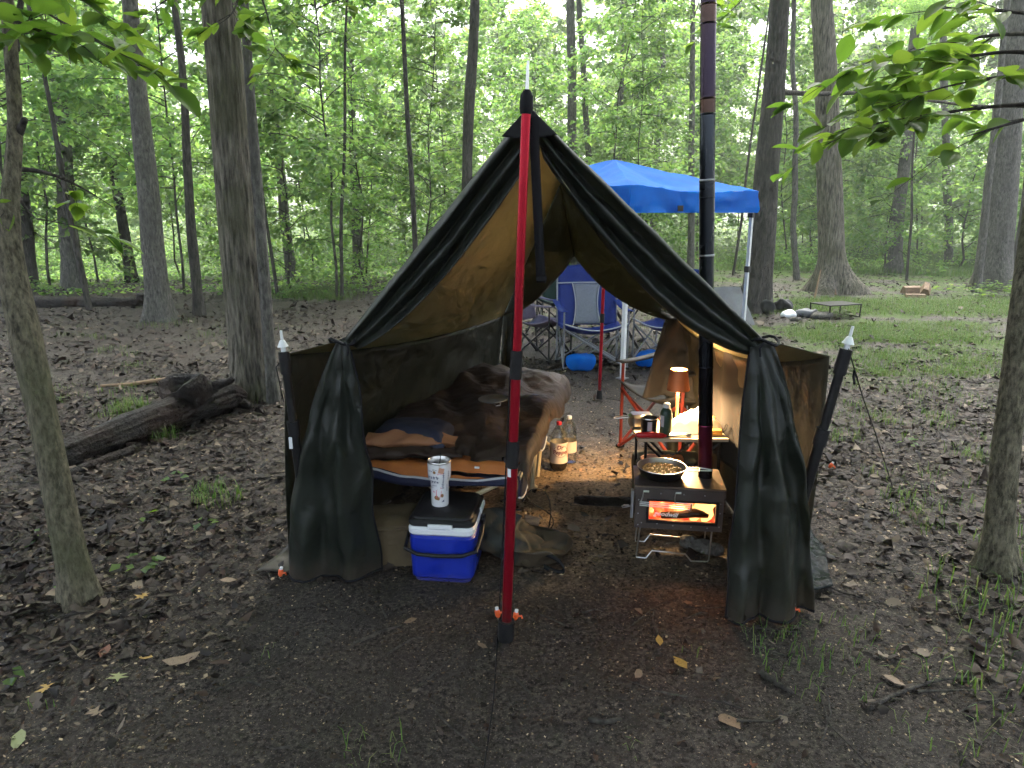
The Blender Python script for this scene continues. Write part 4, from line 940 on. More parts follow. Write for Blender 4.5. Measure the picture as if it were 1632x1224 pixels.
for a0, z0, n, rot, h in ((-.75, .168, 4, 0, .007), (-.3, .176, 5, 0, .005), (-.55, .140, 5, 0, .016), (-.40, .118, 4, 0, .015), (-.5, .100, 6, .1, .006), (.45, .13, 9, PI / 2, .011), (.95, .15, 5, PI / 2, .010), (1.0, .09, 5, PI / 2, .008), (-.9, .09, 4, 0, .007)):
    for i in range(n):                                                  # scribbled, unreadable print
        off = (i - n / 2) * h * .8; dx, dz = off * math.cos(rot), off * math.sin(rot)
        decal(kb, a0 + dx / .045, z0 + dz, h * .28, h * rd.uniform(.6, 1.0), rot + rd.uniform(-.3, .3))
        decal(kb, a0 + (dx + h * .2 * math.cos(rot)) / .045, z0 + dz + h * rd.uniform(-.3, .3), h * .6, h * .22, rot + rd.uniform(-.4, .4))
decal(kp, -.05, .062, .026, .034, -.12, 'cup'); decal(kp, .02, .088, .022, .008, .2, 'tri'); decal(kp, .2, .158, .030, .003, .1); decal(kp, -.45, .062, .006, .03, .6)
decal(kn, -.30, .045, .022, .020, 0, 'disc'); decal(kn, -.10, .040, .014, .013, 0, 'disc'); decal(kn, .35, .055, .013, .018, 0, 'disc'); decal(kn, -.35, .165, .014, .014, 0, 'disc'); decal(kb, .42, .030, .014, .012, 0, 'tri')
for nm, mbb, mt in (('print', kb, 'ink_blue'), ('print', kp, 'ink_pink'), ('print', kn, 'ink_brown')): part(nm, mbb, MAT[mt], tm, False, smooth=False)
tb = thing('tea_bag', 'tea bag string and tag hung over the tumbler rim', 'tea bag', tp)
part('string', MB().tube([V(.0, -.02, .15), V(.002, -.046, .20), V(.003, -.0535, .207), V(.008, -.0535, .19), V(.012, -.053, .186)], .0012, 5), MAT['label_cream'], tb, False)
part('tag', MB().box(V(.013, -.0528, .174), (.024, .002, .024), Matrix.Rotation(.25, 3, 'Y') @ Matrix.Rotation(.25, 3, 'Z')), MAT['label_tan'], tb, False)
solid('stirring_stick', MB().tube([V(0, .01, .137), V(.004, -.01, .20), V(.010, -.012, .245)], .0022, 6), MAT['blackplastic'], 'thin dark stick standing in the white tumbler', 'stick', loc=tp)

kh = thing('canvas_bag', 'khaki canvas bag half hidden behind the blue cooler', 'bag', V(-.54, 3.05, 0), math.radians(4))
def soft_box(w, d, h, seed, amp=.012, n=18):
    mb = MB(); mb.rbox((0, 0, 0), (w, d, h), .04, n=6)
    def q(p):
        p = Vector(p); return p
    g = MB()
    def fn(u, v):
        a = 2 * PI * u; e = .28
        cx, sx = math.cos(a), math.sin(a); x = math.copysign(abs(cx) ** e, cx) * w / 2; y = math.copysign(abs(sx) ** e, sx) * d / 2
        if v < .1: k, z = v / .1, .004
        elif v < .85: k, z = 1 + .03 * math.sin(PI * (v - .1) / .75), h * (v - .1) / .75
        else: k, z = 1 - (v - .85) / .15, h + .012 * math.sin(PI * (v - .85) / .15)
        p = V(x * k, y * k, z); return p + V(nz(p.x * 8, p.y * 8, seed + p.z * 8), nz(p.x * 8 + 4, p.y * 8, seed + p.z * 8), .5 * nz(p.x * 7, p.y * 7, seed)) * amp * (1 if z > .01 else 0)
    g.grid(fn, n * 4, n); return g
part('body', soft_box(.36, .26, .20, 2), MAT['khaki'], kh, False, angle=60)
part('strap', MB().grid(lambda u, v: V(-.176 + .36 * u, -.142 - .004 * math.sin(20 * u), .115 + .022 * v), 20, 2), MAT['khaki'], kh, False)
part('flap_seam', MB().tube([V(-.18, -.138, .19), V(0, -.143, .186), V(.18, -.138, .19)], .006, 6), MAT['khaki'], kh, False)
# dark pack slumped beside the cooler
bk = thing('backpack', 'slumped dark camouflage pack with loose straps right of cooler', 'backpack', V(.02, 3.0, 0))
def packfn(u, v):
    a = 2 * PI * u; r = math.sin(PI * min(1, v * 1.02 + .0)) ** .55
    x, y = math.cos(a) * .23 * r, math.sin(a) * .15 * r; z = .25 * v ** .8
    lean = .6 * (1 - (math.cos(a) + 1) / 2)
    z *= .45 + .9 * lean
    p = V(x, y, z) + V(.05 * nz(a * 2, v * 4, 3), .04 * nz(x * 9, v * 4, 5), .04 * nz(x * 8, y * 8, v * 3)) * (1 if v > .12 else .3)
    p.z = max(p.z, .004); return p
part('body', MB().grid(packfn, 60, 26), MAT['camo'], bk, False, angle=None)
def pouch(u, v):
    a = 2 * PI * u; r = math.sin(PI * v) ** .5; p = V(.13 + math.cos(a) * .13 * r, -.02 + math.sin(a) * .075 * r + .06 * math.cos(a), .055 - .05 * math.cos(PI * v) * (1 + .2 * math.cos(a)))
    return p + V(.02 * nz(p.x * 12, p.y * 12, 1), .02 * nz(p.x * 12, p.y * 12, 4), .015 * nz(p.x * 10, p.y * 10, 7))
part('pocket', MB().grid(pouch, 44, 16), MAT['camo'], bk, False, angle=None)
def loopstrap(pts, w=.02):
    mb = MB(); n = 24
    def fn(u, v): p = bez(pts, v); return p + V(0, (u - .5) * w * .5, (u - .5) * w)
    mb.grid(fn, 1, n); return mb
for pts in ([V(.10, -.10, .08), V(.22, -.16, .10), V(.26, -.17, -.04), V(.12, -.13, .03)], [V(-.2, -.02, .16), V(-.13, -.16, .24), V(-.20, -.18, .03), V(-.17, -.10, .01)], [V(-.06, -.12, .13), V(-.03, -.17, .10), V(-.05, -.18, .03), V(-.05, -.15, .01)]):
    o = part('strap', loopstrap(pts), MAT['tent_black'], bk, False); o.modifiers.new('thickness', 'SOLIDIFY').thickness = .003
mb = MB(); mb.box((0, 0, .075), (.075, .02, .15), Matrix.Rotation(.25, 3, 'Y') @ Matrix.Rotation(-.35, 3, 'X')); mb.box((.03, .004, .06), (.05, .016, .12), Matrix.Rotation(-.3, 3, 'Y') @ Matrix.Rotation(-.3, 3, 'X'))
o = solid('wood_piece', mb, MAT['wood_cut'], 'small upright chunk of orange wood behind the dark pack', 'wood', loc=V(.08, 3.13, 0), smooth=False)
cb_ = MB(); cp_ = lambda *q: [W(*p) for p in q]
def wig(pts, n=30):
    return [bez(pts, i / n) + V(.006 * nz(i * .5, 1), .006 * nz(i * .5, 5), .006 * nz(i * .5, 9)) for i in range(n + 1)]
cb_.tube(wig(cp_((800, 735, 3.1), (806, 700, 3.05), (812, 820, 3.05), (808, 870, 3.05))), .003, 5)
cb_.tube(wig([W(832, 800, 3.2), W(845, 760, 3.25), W(895, 770, 3.35), V(.20, 3.35, .01), V(.16, 3.2, .008)]), .003, 5)
cb_.tube(wig([V(.16, 3.2, .008), V(.30, 3.28, .15), V(.05, 3.2, .12), W(826, 760, 3.1)]), .003, 5)
solid('charging_cable', cb_, MAT['blackplastic'], 'thin dark cable looping down beside the red pole', 'cable', angle=None)

# bottles
def text_mesh(s, size, shear=0.0):
    cu = bpy.data.curves.new('txt', 'FONT'); cu.body = s; cu.size = size; cu.shear = shear; cu.align_x = 'CENTER'; cu.resolution_u = 2; cu.offset = size * .022
    o = bpy.data.objects.new('txt', cu); COL.objects.link(o)
    dg = bpy.context.evaluated_depsgraph_get(); me = bpy.data.meshes.new_from_object(o.evaluated_get(dg))
    bpy.data.objects.remove(o); bpy.data.curves.remove(cu); return me
def wrap(me, r, a0, z0, mat, bold=0):
    for v in me.vertices:
        a = -PI / 2 + a0 + v.co.x / r; z = z0 + v.co.y; v.co = (r * math.cos(a), r * math.sin(a), z)
    me.materials.clear(); me.materials.append(mat); return me
def bottle(loc, rz, label, profile, capc, liquid, lab0, lab1, labmat):
    t = thing('soda_bottle' if liquid else 'water_bottle', label, 'bottle', loc, rz)
    part('shell', MB().lathe(profile, sides=32), MAT['pet'], t, False, angle=60)
    part('cap', MB().lathe([(.001, .291), (.0155, .291), (.0155, .308), (.014, .311), (.001, .311)], sides=24), capc, t, False)
    def rp(z):
        for (r0, z0), (r1, z1) in zip(profile, profile[1:]):
            if z0 <= z <= z1 and z1 > z0: return lerp(r0, r1, (z - z0) / (z1 - z0))
        return .05
    part('label_wrap', MB().lathe([(rp(lab0) + .0008, lab0), (rp((lab0 + lab1) / 2) + .0008, (lab0 + lab1) / 2), (rp(lab1) + .0008, lab1)], sides=32), labmat, t, False)
    return t, rp
PB1 = [(.001, .012), (.026, .004), (.040, .002), (.048, .012), (.054, .03), (.0545, .06), (.0535, .09), (.054, .15), (.0535, .20), (.048, .235), (.032, .265), (.018, .282), (.0135, .288), (.0135, .296)]
p1 = G(890, 748)
dp, rp1 = bottle(p1, 0.30, 'two litre soda bottle with cream label and red cap, nearly empty', PB1, MAT['red_plastic'], True, .055, .185, MAT['label_cream'])
part('soda', MB().lathe([(.001, .012), (.025, .006), (.039, .004), (.047, .013), (.053, .03), (.0535, .052), (.001, .052)], sides=32), MAT['soda'], dp, False)
R1 = .0556
for s, z, sz, a0 in (('Dr', .148, .036, -.22), ('Pepper', .117, .036, -.12)):
    me = wrap(text_mesh(s, sz, .2), R1, a0, z, MAT['maroon_ink']); put('lettering', me, dp, loc=(0, 0, 0))
el = MB(); el.tube([V(R1 * math.cos(-PI / 2 - .12 + .85 * math.cos(t)), R1 * math.sin(-PI / 2 - .12 + .85 * math.cos(t)), .134 + .036 * math.sin(t)) for t in [i * 2 * PI / 30 for i in range(31)]], .0011, 4)
part('label_ring', el, MAT['maroon_ink'], dp, False)
part('label_panel', MB().grid(lambda u, v: V((R1 + .0002) * math.cos(-PI / 2 + .72 + .55 * u), (R1 + .0002) * math.sin(-PI / 2 + .72 + .55 * u), .09 + .085 * v), 6, 2), MAT['label_tan'], dp, False)
PB2 = [(.001, .006), (.034, .003), (.046, .006), (.050, .02), (.047, .03), (.050, .04), (.047, .05), (.050, .06), (.049, .075), (.049, .155), (.050, .165), (.047, .175), (.050, .185), (.0505, .20), (.047, .225), (.036, .255), (.020, .278), (.0145, .286), (.0145, .296)]
bottle(G(906, 737), .2, 'clear ribbed water bottle with white cap behind the soda bottle', PB2, MAT['white_plastic'], False, .078, .150, MAT['label_cream'])

# ================================================================== stove
SO, SA = V(.556, 2.985, 0), math.radians(-8)
stv = thing('wood_stove', 'small dark steel wood stove with glowing window, wire legs and tall pipe', 'stove', SO, SA)
sw, sdp, z0, z1 = .385, .25, .165, .362
RS = Matrix.Rotation(SA, 3, 'Z')
def SW(x, y, z): return SO + RS @ V(x, y, z)
t_ = .006
mb = MB()
mb.box((sw / 2, sdp - t_ / 2, (z0 + z1) / 2), (sw, t_, z1 - z0)); mb.box((t_ / 2, sdp / 2 - .003, (z0 + z1) / 2), (t_, sdp - .012, z1 - z0)); mb.box((sw - t_ / 2, sdp / 2 - .003, (z0 + z1) / 2), (t_, sdp - .012, z1 - z0))
mb.box((sw / 2, sdp / 2, z0 + .003), (sw - .014, sdp - .014, .006))
# front wall with a window opening
wx0, wx1, wz0, wz1 = .062, .352, .208, .298
mb.box((sw / 2, 0, (z0 + wz0) / 2), (sw, .008, wz0 - z0)); mb.box((sw / 2, 0, (wz1 + z1) / 2), (sw, .008, z1 - wz1))
mb.box((wx0 / 2, 0, (wz0 + wz1) / 2), (wx0, .008, wz1 - wz0)); mb.box(((wx1 + sw) / 2, 0, (wz0 + wz1) / 2), (sw - wx1, .008, wz1 - wz0))
part('firebox', mb, MAT['stove'], stv, False, smooth=False)
mb = MB()
for x0, x1, za, zb in ((wx0 - .012, wx1 + .012, wz0 - .014, wz0 - .001), (wx0 - .012, wx1 + .012, wz1 + .001, wz1 + .010), (wx0 - .013, wx0 - .001, wz0, wz1), (wx1 + .001, wx1 + .013, wz0, wz1)):
    mb.box(((x0 + x1) / 2, -.007, (za + zb) / 2), (x1 - x0, .006, zb - za))
wf = part('window_frame', mb, MAT['black'], stv, False, smooth=False)
part('pane', MB().box(((wx0 + wx1) / 2, -.001, (wz0 + wz1) / 2), (wx1 - wx0 - .001, .003, wz1 - wz0 - .001)), MAT['glass'], stv, False, smooth=False)
MAT['script'] = emit('pale_script', (1.0, .45, .35), 1.3)
MAT['script'] = M('pale_script_ink', (.9, .8, .75), None, .5)
me = text_mesh('goodwill', .030, .35)
for v in me.vertices: v.co = (v.co.x, 0, v.co.y)
me.materials.clear(); me.materials.append(MAT['script']); put('lettering', me, stv, loc=(.135, -.0035, .228), rot=(0, .06, 0))
mb = MB(); mb.box((sw / 2, sdp / 2 - .004, z1 + .004), (sw + .012, sdp + .012, .008)); part('top_plate', mb, MAT['stove_top'], stv, False, smooth=False)
mb = MB(); mb.box((sw / 2, -.013, z1 - .016), (sw + .012, .006, .032)); part('front_lip', mb, MAT['stove'], stv, False, smooth=False)
mb = MB(); mb.box((-.014, .02, .272), (.012, .03, .13)); part('side_bar', mb, MAT['steel_dull'], stv, False, smooth=False)
part('latch', MB().tube([V(-.01, .02, .262), V(-.035, 0, .262), V(-.055, -.012, .262), V(-.06, -.012, .268), V(-.05, -.012, .274), V(-.03, 0, .27)], .003, 6), MAT['steel'], stv, False)
for s in range(2):
    x = .045 if s == 0 else .185
    part('rack_hook', MB().tube([V(x - .012, -.02, .349), V(x + .012, -.02, .350), V(x + .012, -.02, .346), V(x - .012, -.02, .345), V(x - .015, -.02, .32), V(x - .022 + .01 * s, -.02, .298)], .003, 6), MAT['steel'], stv, False)
mb = MB()
for dz in (0, .010, .020): mb.tube([V(.018, -.018, .296 - dz * .8), V(.240, -.018, .290 - dz)], .0022, 6)
mb.tube([V(.168, -.018, .302), V(.248, -.018, .298)], .0022, 6); mb.tube([V(.242, -.018, .266), V(.244, -.018, .297)], .004, 6)
part('side_rack', mb, MAT['steel'], stv, False)
for x, z in ((.014, .235), (.014, .30), (.03, .19), (.015, .18), (.17, .185), (.25, .182), (.32, .182), (.372, .19), (.372, .30), (.372, .255), (.10, .190), (.11, .340), (.21, .340), (.30, .340)):
    part('rivet', MB().lathe([(.0034, 0), (.0028, .002), (.0001, .003)], (x, -.0045 if z < .335 else -.0165, z), 8, R=Matrix.Rotation(PI / 2, 3, 'X')), MAT['steel_dull'], stv, False)
for y in (.03, .20):
    part('leg_frame', MB().tube([V(.028, y, .166), V(.016, y, .012), V(.016, y - .01, .006), V(.06, y - .012, .006), V(.085, y - .012, .045), V(.235, y - .012, .038), V(.262, y - .012, .006), V(.335, y - .01, .006), V(.342, y, .012), V(.348, y, .166)], .0038, 8), MAT['steel'], stv, False)
# flue: sections with the heat tints of the steel itself
fb = SW(.318, .145, z1 + .006); ft = W(1129, 0, fb.y); fd = (ft - fb).normalized()
def flue_mat(name, c1, c2, r=.25): return M(name, c1, c2, r, 0.9, scale=2.2, rvar=.05, lo=.4, hi=.6)
FM = [flue_mat('flue_black', (.022, .022, .027), (.030, .028, .034)), flue_mat('flue_purple', (.20, .025, .055), (.10, .022, .055), .32), flue_mat('flue_dark', (.030, .030, .036), (.05, .04, .05)),
      flue_mat('flue_slate', (.045, .052, .062), (.03, .034, .042)), flue_mat('flue_violet', (.034, .025, .038), (.055, .036, .042)), flue_mat('flue_bronze', (.075, .045, .034), (.05, .034, .034))]
secs = [(0, .045, 0, .0325), (.045, .25, 1, .0315), (.25, .52, 0, .0313), (.52, 1.01, 3, .0315), (1.01, 1.25, 3, .0317), (1.25, 1.32, 3, .0322), (1.32, 1.58, 3, .0315), (1.58, 1.64, 5, .0317), (1.64, 1.92, 4, .0315), (1.92, 1.99, 5, .0317), (1.99, 2.4, 4, .0315)]
for i, (a, b, k, r) in enumerate(secs):
    q = part('flue_section', MB().tube([fb + fd * a, fb + fd * b], r, 32, cap=False), FM[k], stv, True)
    q.parent = stv; q.matrix_parent_inverse = (Matrix.Translation(SO) @ Matrix.Rotation(SA, 4, 'Z')).inverted(); q.location = (0, 0, 0)
    ring = part('flue_ring', MB().tube([fb + fd * (b - .004), fb + fd * b, fb + fd * (b + .004)], [r + .0002, r + .0016, r + .0002], 32, cap=False), MAT['steel_dull'] if i in (3, 5) else FM[k], stv, True)
    ring.parent = stv; ring.matrix_parent_inverse = q.matrix_parent_inverse; ring.location = (0, 0, 0)
# fire in the box
def flame_mat():
    m, n, l = nodes_of('flame'); o = n.new('ShaderNodeOutputMaterial'); e = n.new('ShaderNodeEmission')
    tc = n.new('ShaderNodeTexCoord'); t = n.new('ShaderNodeTexNoise'); t.inputs['Scale'].default_value = 18; t.inputs['Detail'].default_value = 3
    l.new(tc.outputs['Object'], t.inputs['Vector']); r = n.new('ShaderNodeValToRGB'); el = r.color_ramp.elements
    el[0].position, el[0].color = .38, (.55, .03, .015, 1); el[1].position, el[1].color = .66, (1, .62, .22, 1); x = el.new(.52); x.color = (.95, .16, .04, 1)
    l.new(t.outputs[0], r.inputs[0]); l.new(r.outputs[0], e.inputs[0]); e.inputs[1].default_value = .6; l.new(e.outputs[0], o.inputs[0]); return m
MAT['flame'] = flame_mat(); MAT['flame_hot'] = emit('hot_flame', (1.0, .50, .15), .8)
fire = thing('fire', 'orange flames burning behind stove window', 'fire', SO, SA)
part('ember_bed', MB().grid(lambda u, v: V(.02 + .345 * u, .03 + .20 * v, .178 + .02 * nz(u * 9, v * 7) + .09 * v * v), 24, 12), MAT['flame'], fire, False)
def flame(x, y, h, w, seed):
    def fn(u, v):
        a = 2 * PI * u; r = w * math.sin(PI * (v * .92 + .08)) ** .8 * (1 - v * .5)
        return V(x + r * math.cos(a) + .03 * nz(v * 3, seed) + .04 * v, y + .6 * r * math.sin(a), .18 + h * v)
    return MB().grid(fn, 14, 12)
for i, (x, y, h, w) in enumerate(((.15, .10, .10, .030), (.21, .09, .12, .035), (.27, .08, .13, .045), (.315, .07, .12, .035), (.10, .12, .08, .03))):
    part('flame_tongue', flame(x, y, h, w, i), MAT['flame_hot'] if i in (2, 3) else MAT['flame'], fire, False)
solid('burning_log', MB().tube([V(.12, .055, .205), V(.20, .05, .216), V(.27, .055, .226), V(.33, .065, .215)], [.016, .02, .022, .015], 10), MAT['black'], 'charred log burning inside stove window', 'log', loc=SO, rz=SA)
fl_ = bpy.data.lights.new('fire_light', 'POINT'); fl_.energy = 2.0; fl_.color = (1, .38, .12); fl_.shadow_soft_size = .04
fo = bpy.data.objects.new('fire_light', fl_); COL.objects.link(fo); fo.parent = fire; fo.location = (.2, .10, .30)

# frying pan on the stove
pc = SW(.118, .125, z1 + .0085)
pan = thing('frying_pan', 'dark steel frying pan with folding wire handle on stove top', 'pan', pc)
part('bowl', MB().lathe([(.001, 0), (.082, 0), (.092, .006), (.110, .044), (.1125, .047), (.1125, .049), (.109, .048)], sides=44), MAT['black'], pan, False, angle=50)
part('inside', MB().lathe([(.109, .048), (.090, .009), (.080, .004), (.001, .003)], sides=44), MAT['pan_in'], pan, False, angle=50)
part('rim', MB().lathe([(.1125, .0475), (.1135, .049), (.1125, .051), (.110, .051), (.1085, .049), (.1095, .0475)], sides=44), MAT['steel'], pan, False)
hd = MB()
for s in (-1, 1): hd.tube([V(.108, .018 * s, .044), V(.13, .015 * s, .046), V(.16, .010 * s, .05 + .004 * s), V(.222, .007 * s, .050)], .003, 6)
hd.tube([V(.222, .007, .05), V(.226, 0, .05), V(.222, -.007, .05)], .003, 6); hd.tube([V(.112, -.03, .046), V(.168, -.028, .050), V(.168, .0, .052)], .0026, 6)
o = part('handle', hd, MAT['steel'], pan, False); o.rotation_euler = (0, 0, -.28)
fd_ = thing('cooked_food', 'golden cooked food filling the frying pan', 'food', pc)
part('mound', MB().grid(lambda u, v: (lambda r, a: V(r * math.cos(a), r * math.sin(a), .018 + .014 * (1 - (r / .095) ** 2) + .004 * nz(r * 90 * math.cos(a), r * 90 * math.sin(a))))(.094 * v, 2 * PI * u), 60, 20), MAT['food'], fd_, False, angle=None)
cr = np.random.default_rng(4)
cm = MB()
for i in range(170):
    a, r = cr.random() * 2 * PI, .088 * math.sqrt(cr.random()); s = .003 + .004 * cr.random()
    cm.box((r * math.cos(a), r * math.sin(a), .036 + .012 * (1 - (r / .09) ** 2) - .004), (s * 1.5, s, s), Matrix.Rotation(cr.random() * 6, 3, 'Z') @ Matrix.Rotation(cr.random(), 3, 'X'))
tag(part('crumbs', cm, MAT['food'], fd_, False, smooth=False), kind='stuff')

# ================================================================== camp table and what stands on it
TZ = .42; TX0, TX1, TY0, TY1 = .652, 1.118, 3.49, 3.82
tab = thing('camp_table', 'low pale folding camp table with black crossed legs behind stove', 'table', V((TX0 + TX1) / 2, (TY0 + TY1) / 2, 0))
tw, td = TX1 - TX0, TY1 - TY0
for i in range(4):
    part('slat', MB().box((0, -td / 2 + td / 4 * (i + .5), TZ - .008), (tw, td / 4 - .0025, .016)), MAT['table_top'], tab, False, smooth=False)
for y in (-td / 2 + .03, td / 2 - .03):
    for s in (-1, 1):
        part('leg', MB().tube([V(-s * .20, y + .008 * s, TZ - .02), V(s * .19, y + .008 * s, .008)], .0065, 8), MAT['black'], tab, False)
for s in (-1, 1):
    for y in (-td / 2 + .02, td / 2 - .02): part('leg', MB().tube([V(s * .19, y, TZ - .018), V(s * (.185 if s < 0 else .21), y + (.02 if y < 0 else -.02), .006)], .0075, 8), MAT['black'], tab, False)
    part('rail', MB().tube([V(s * .19, -td / 2 + .02, TZ - .022), V(s * .19, td / 2 - .02, TZ - .022)], .006, 8), MAT['black'], tab, False)
# lamp
lb = V(.897, 3.72, TZ)
lamp = thing('table_lamp', 'lit copper table lamp with a cone shade on camp table', 'lamp', lb)
part('base', MB().lathe([(.001, .001), (.050, .001), (.052, .006), (.050, .012), (.012, .016), (.001, .016)], sides=32), MAT['lamp_copper'], lamp, False)
part('stem', MB().tube([V(0, 0, .012), V(0, 0, .262)], .0085, 14), MAT['lamp_copper'], lamp, False)
part('shade', MB().lathe([(.061, .205), (.046, .318), (.044, .318), (.059, .205), (.061, .205)], sides=40), MAT['lamp_copper'], lamp, False, angle=60)
MAT['bulb'] = emit('lamp_diffuser', (1.0, .66, .32), 7.0)
part('diffuser', MB().lathe([(.001, .278), (.0455, .278), (.0455, .283), (.001, .283)], sides=32), MAT['bulb'], lamp, False)
ll = bpy.data.lights.new('lamp_light', 'POINT'); ll.energy = 28; ll.color = (1.0, .66, .32); ll.shadow_soft_size = .03
lo_ = bpy.data.objects.new('lamp_light', ll); COL.objects.link(lo_); lo_.parent = lamp; lo_.location = (0, 0, .224)
l2 = bpy.data.lights.new('lamp_uplight', 'POINT'); l2.energy = 4.5; l2.color = (1.0, .66, .32); l2.shadow_soft_size = .012
lo2 = bpy.data.objects.new('lamp_uplight', l2); COL.objects.link(lo2); lo2.parent = lamp; lo2.location = (0, 0, .296)
# white plastic bag, heaped
def heap(u, v):
    a = 2 * PI * u; r = (1 - v) ** .75; x, y = .155 * r * math.cos(a) * (1 + .15 * nz(math.cos(a) * 2, math.sin(a) * 2)), .07 * r * math.sin(a)
    z = .115 * v ** .7 * (1 - .25 * math.cos(a) * (1 - v)) + .03 * nz(x * 22, y * 22, 3) * v + .012 * abs(nz(x * 50, y * 50, 8)) * v
    return V(x, y, max(.002, z))
solid('plastic_bag', MB().grid(heap, 60, 24), MAT['paper'], 'crumpled white plastic bag glowing beside the lamp', 'bag', loc=V(.99, 3.655, TZ), angle=None)
# gas can, mug, mess kit, red folding tool, utensils, yellow box
gc = thing('gas_bottle', 'dark green gas bottle with white cap on camp table', 'bottle', V(.805, 3.565, TZ))
part('body', MB().lathe([(.001, .001), (.030, .001), (.032, .005), (.032, .115), (.027, .135), (.016, .148), (.012, .150)], sides=28), MAT['green_can'], gc, False)
part('cap', MB().lathe([(.001, .148), (.018, .148), (.019, .166), (.014, .172), (.001, .173)], sides=20), MAT['white_plastic'], gc, False)
part('label_wrap', MB().grid(lambda u, v: V(.0326 * math.cos(-PI * .95 + .9 * u), .0326 * math.sin(-PI * .95 + .9 * u), .05 + .06 * v), 8, 2), MAT['piping'], gc, False)
mg = thing('camp_mug', 'dark camping mug with wire handle beside green gas bottle', 'mug', V(.722, 3.585, TZ))
part('body', MB().lathe([(.001, .002), (.040, .002), (.042, .006), (.043, .085), (.0445, .088), (.042, .088), (.041, .01), (.001, .008)], sides=32), MAT['black'], mg, False)
part('rim', MB().lathe([(.043, .084), (.045, .087), (.044, .091), (.042, .088)], sides=32), MAT['steel'], mg, False)
part('handle', MB().tube([V(.043, -.006, .074), V(.068, -.010, .072), V(.070, -.011, .02), V(.043, -.006, .016)], .0035, 8), MAT['steel'], mg, False)
part('print', MB().grid(lambda u, v: V(.0434 * math.cos(-PI * .62 + .55 * u), .0434 * math.sin(-PI * .62 + .55 * u), .025 + .05 * v), 6, 2), MAT['piping'], mg, False)
mk = thing('mess_tin', 'steel mess tin with long folded wire handle behind mug', 'mess tin', V(.70, 3.71, TZ))
part('tin', MB().rbox((0, 0, .001), (.13, .10, .075), .03, top=1.03), MAT['steel'], mk, False)
part('handle', MB().tube([V(-.055, -.02, .06), V(-.13, -.016, .052), V(-.145, -.008, .05), V(-.145, .004, .05), V(-.13, .012, .052), V(-.055, .016, .06)], .0032, 8), MAT['steel'], mk, False)
rt = thing('red_knife', 'red handled tool lying on table edge before the mug', 'knife', V(.725, 3.512, TZ), .0)
part('handle', MB().tube([V(-.085, 0, .016), V(-.07, 0, .016), V(0, 0, .017), V(.055, -.002, .013), V(.075, -.003, .011)], [.008, .015, .0155, .013, .006], 12), MAT['red_plastic'], rt, False)
part('blade', MB().tube([V(.07, -.003, .010), V(.13, -.008, .010), V(.20, -.016, .006)], [.006, .005, .002], 8), MAT['black'], rt, False)
ut = thing('tongs', 'steel tongs lying across table in front of plastic bag', 'tongs', V(.92, 3.535, TZ))
for s in (-1, 1): part('arm', MB().tube([V(-.10, .008 * s, .012), V(.0, .012 * s, .012), V(.10, .004 * s, .012)], [.006, .005, .004], 8), MAT['steel'], ut, False)
part('pivot', MB().box((.0, 0, .012), (.02, .03, .016)), MAT['black'], ut, False)
yb = thing('yellow_charger', 'small yellow charger block with curled wire at table corner', 'charger', V(1.055, 3.56, TZ))
part('block', MB().rbox((0, 0, 0), (.085, .045, .030), .008), MAT['yellow_box'], yb, False)
part('wire', MB().tube(wig([V(.04, 0, .015), V(.075, -.01, .02), V(.085, 0, .09), V(.055, .01, .06), V(.06, .02, .004)]), .002, 5), MAT['black'], yb, False)
solid('small_carton', MB().box((0, 0, .03), (.05, .04, .06), Matrix.Rotation(.5, 3, 'Z')), MAT['yellow_box'], 'tiny orange carton at the right rear of the camp table', 'carton', loc=V(1.07, 3.70, TZ), smooth=False)
# under the table
ub = thing('olive_bag', 'olive cloth bag with orange packets under camp table', 'bag', V(.88, 3.82, 0))
part('body', soft_box(.36, .22, .21, 9, .02), MAT['olive_cloth'], ub, False, angle=60)
for i, (x, z, w, rot) in enumerate(((-.11, .235, .11, .2), (-.02, .24, .07, -.3), (.045, .235, .05, .1))):
    solid('snack_packet', MB().grid(lambda u, v, w=w: V((u - .5) * w, -.02 + .03 * v + .02 * math.sin(PI * u) * math.sin(PI * v), .035 * v + .012 * nz(u * 4, v * 3, i)), 8, 6), MAT['bag_orange' if i != 0 else 'label_tan'],
          ('tan packet on the left of the olive bag', 'orange packet in the middle on the olive bag', 'small orange packet on the right of the olive bag')[i], 'packet', loc=V(.88 + x, 3.74, .205), rz=rot).modifiers.new('thickness', 'SOLIDIFY').thickness = .01

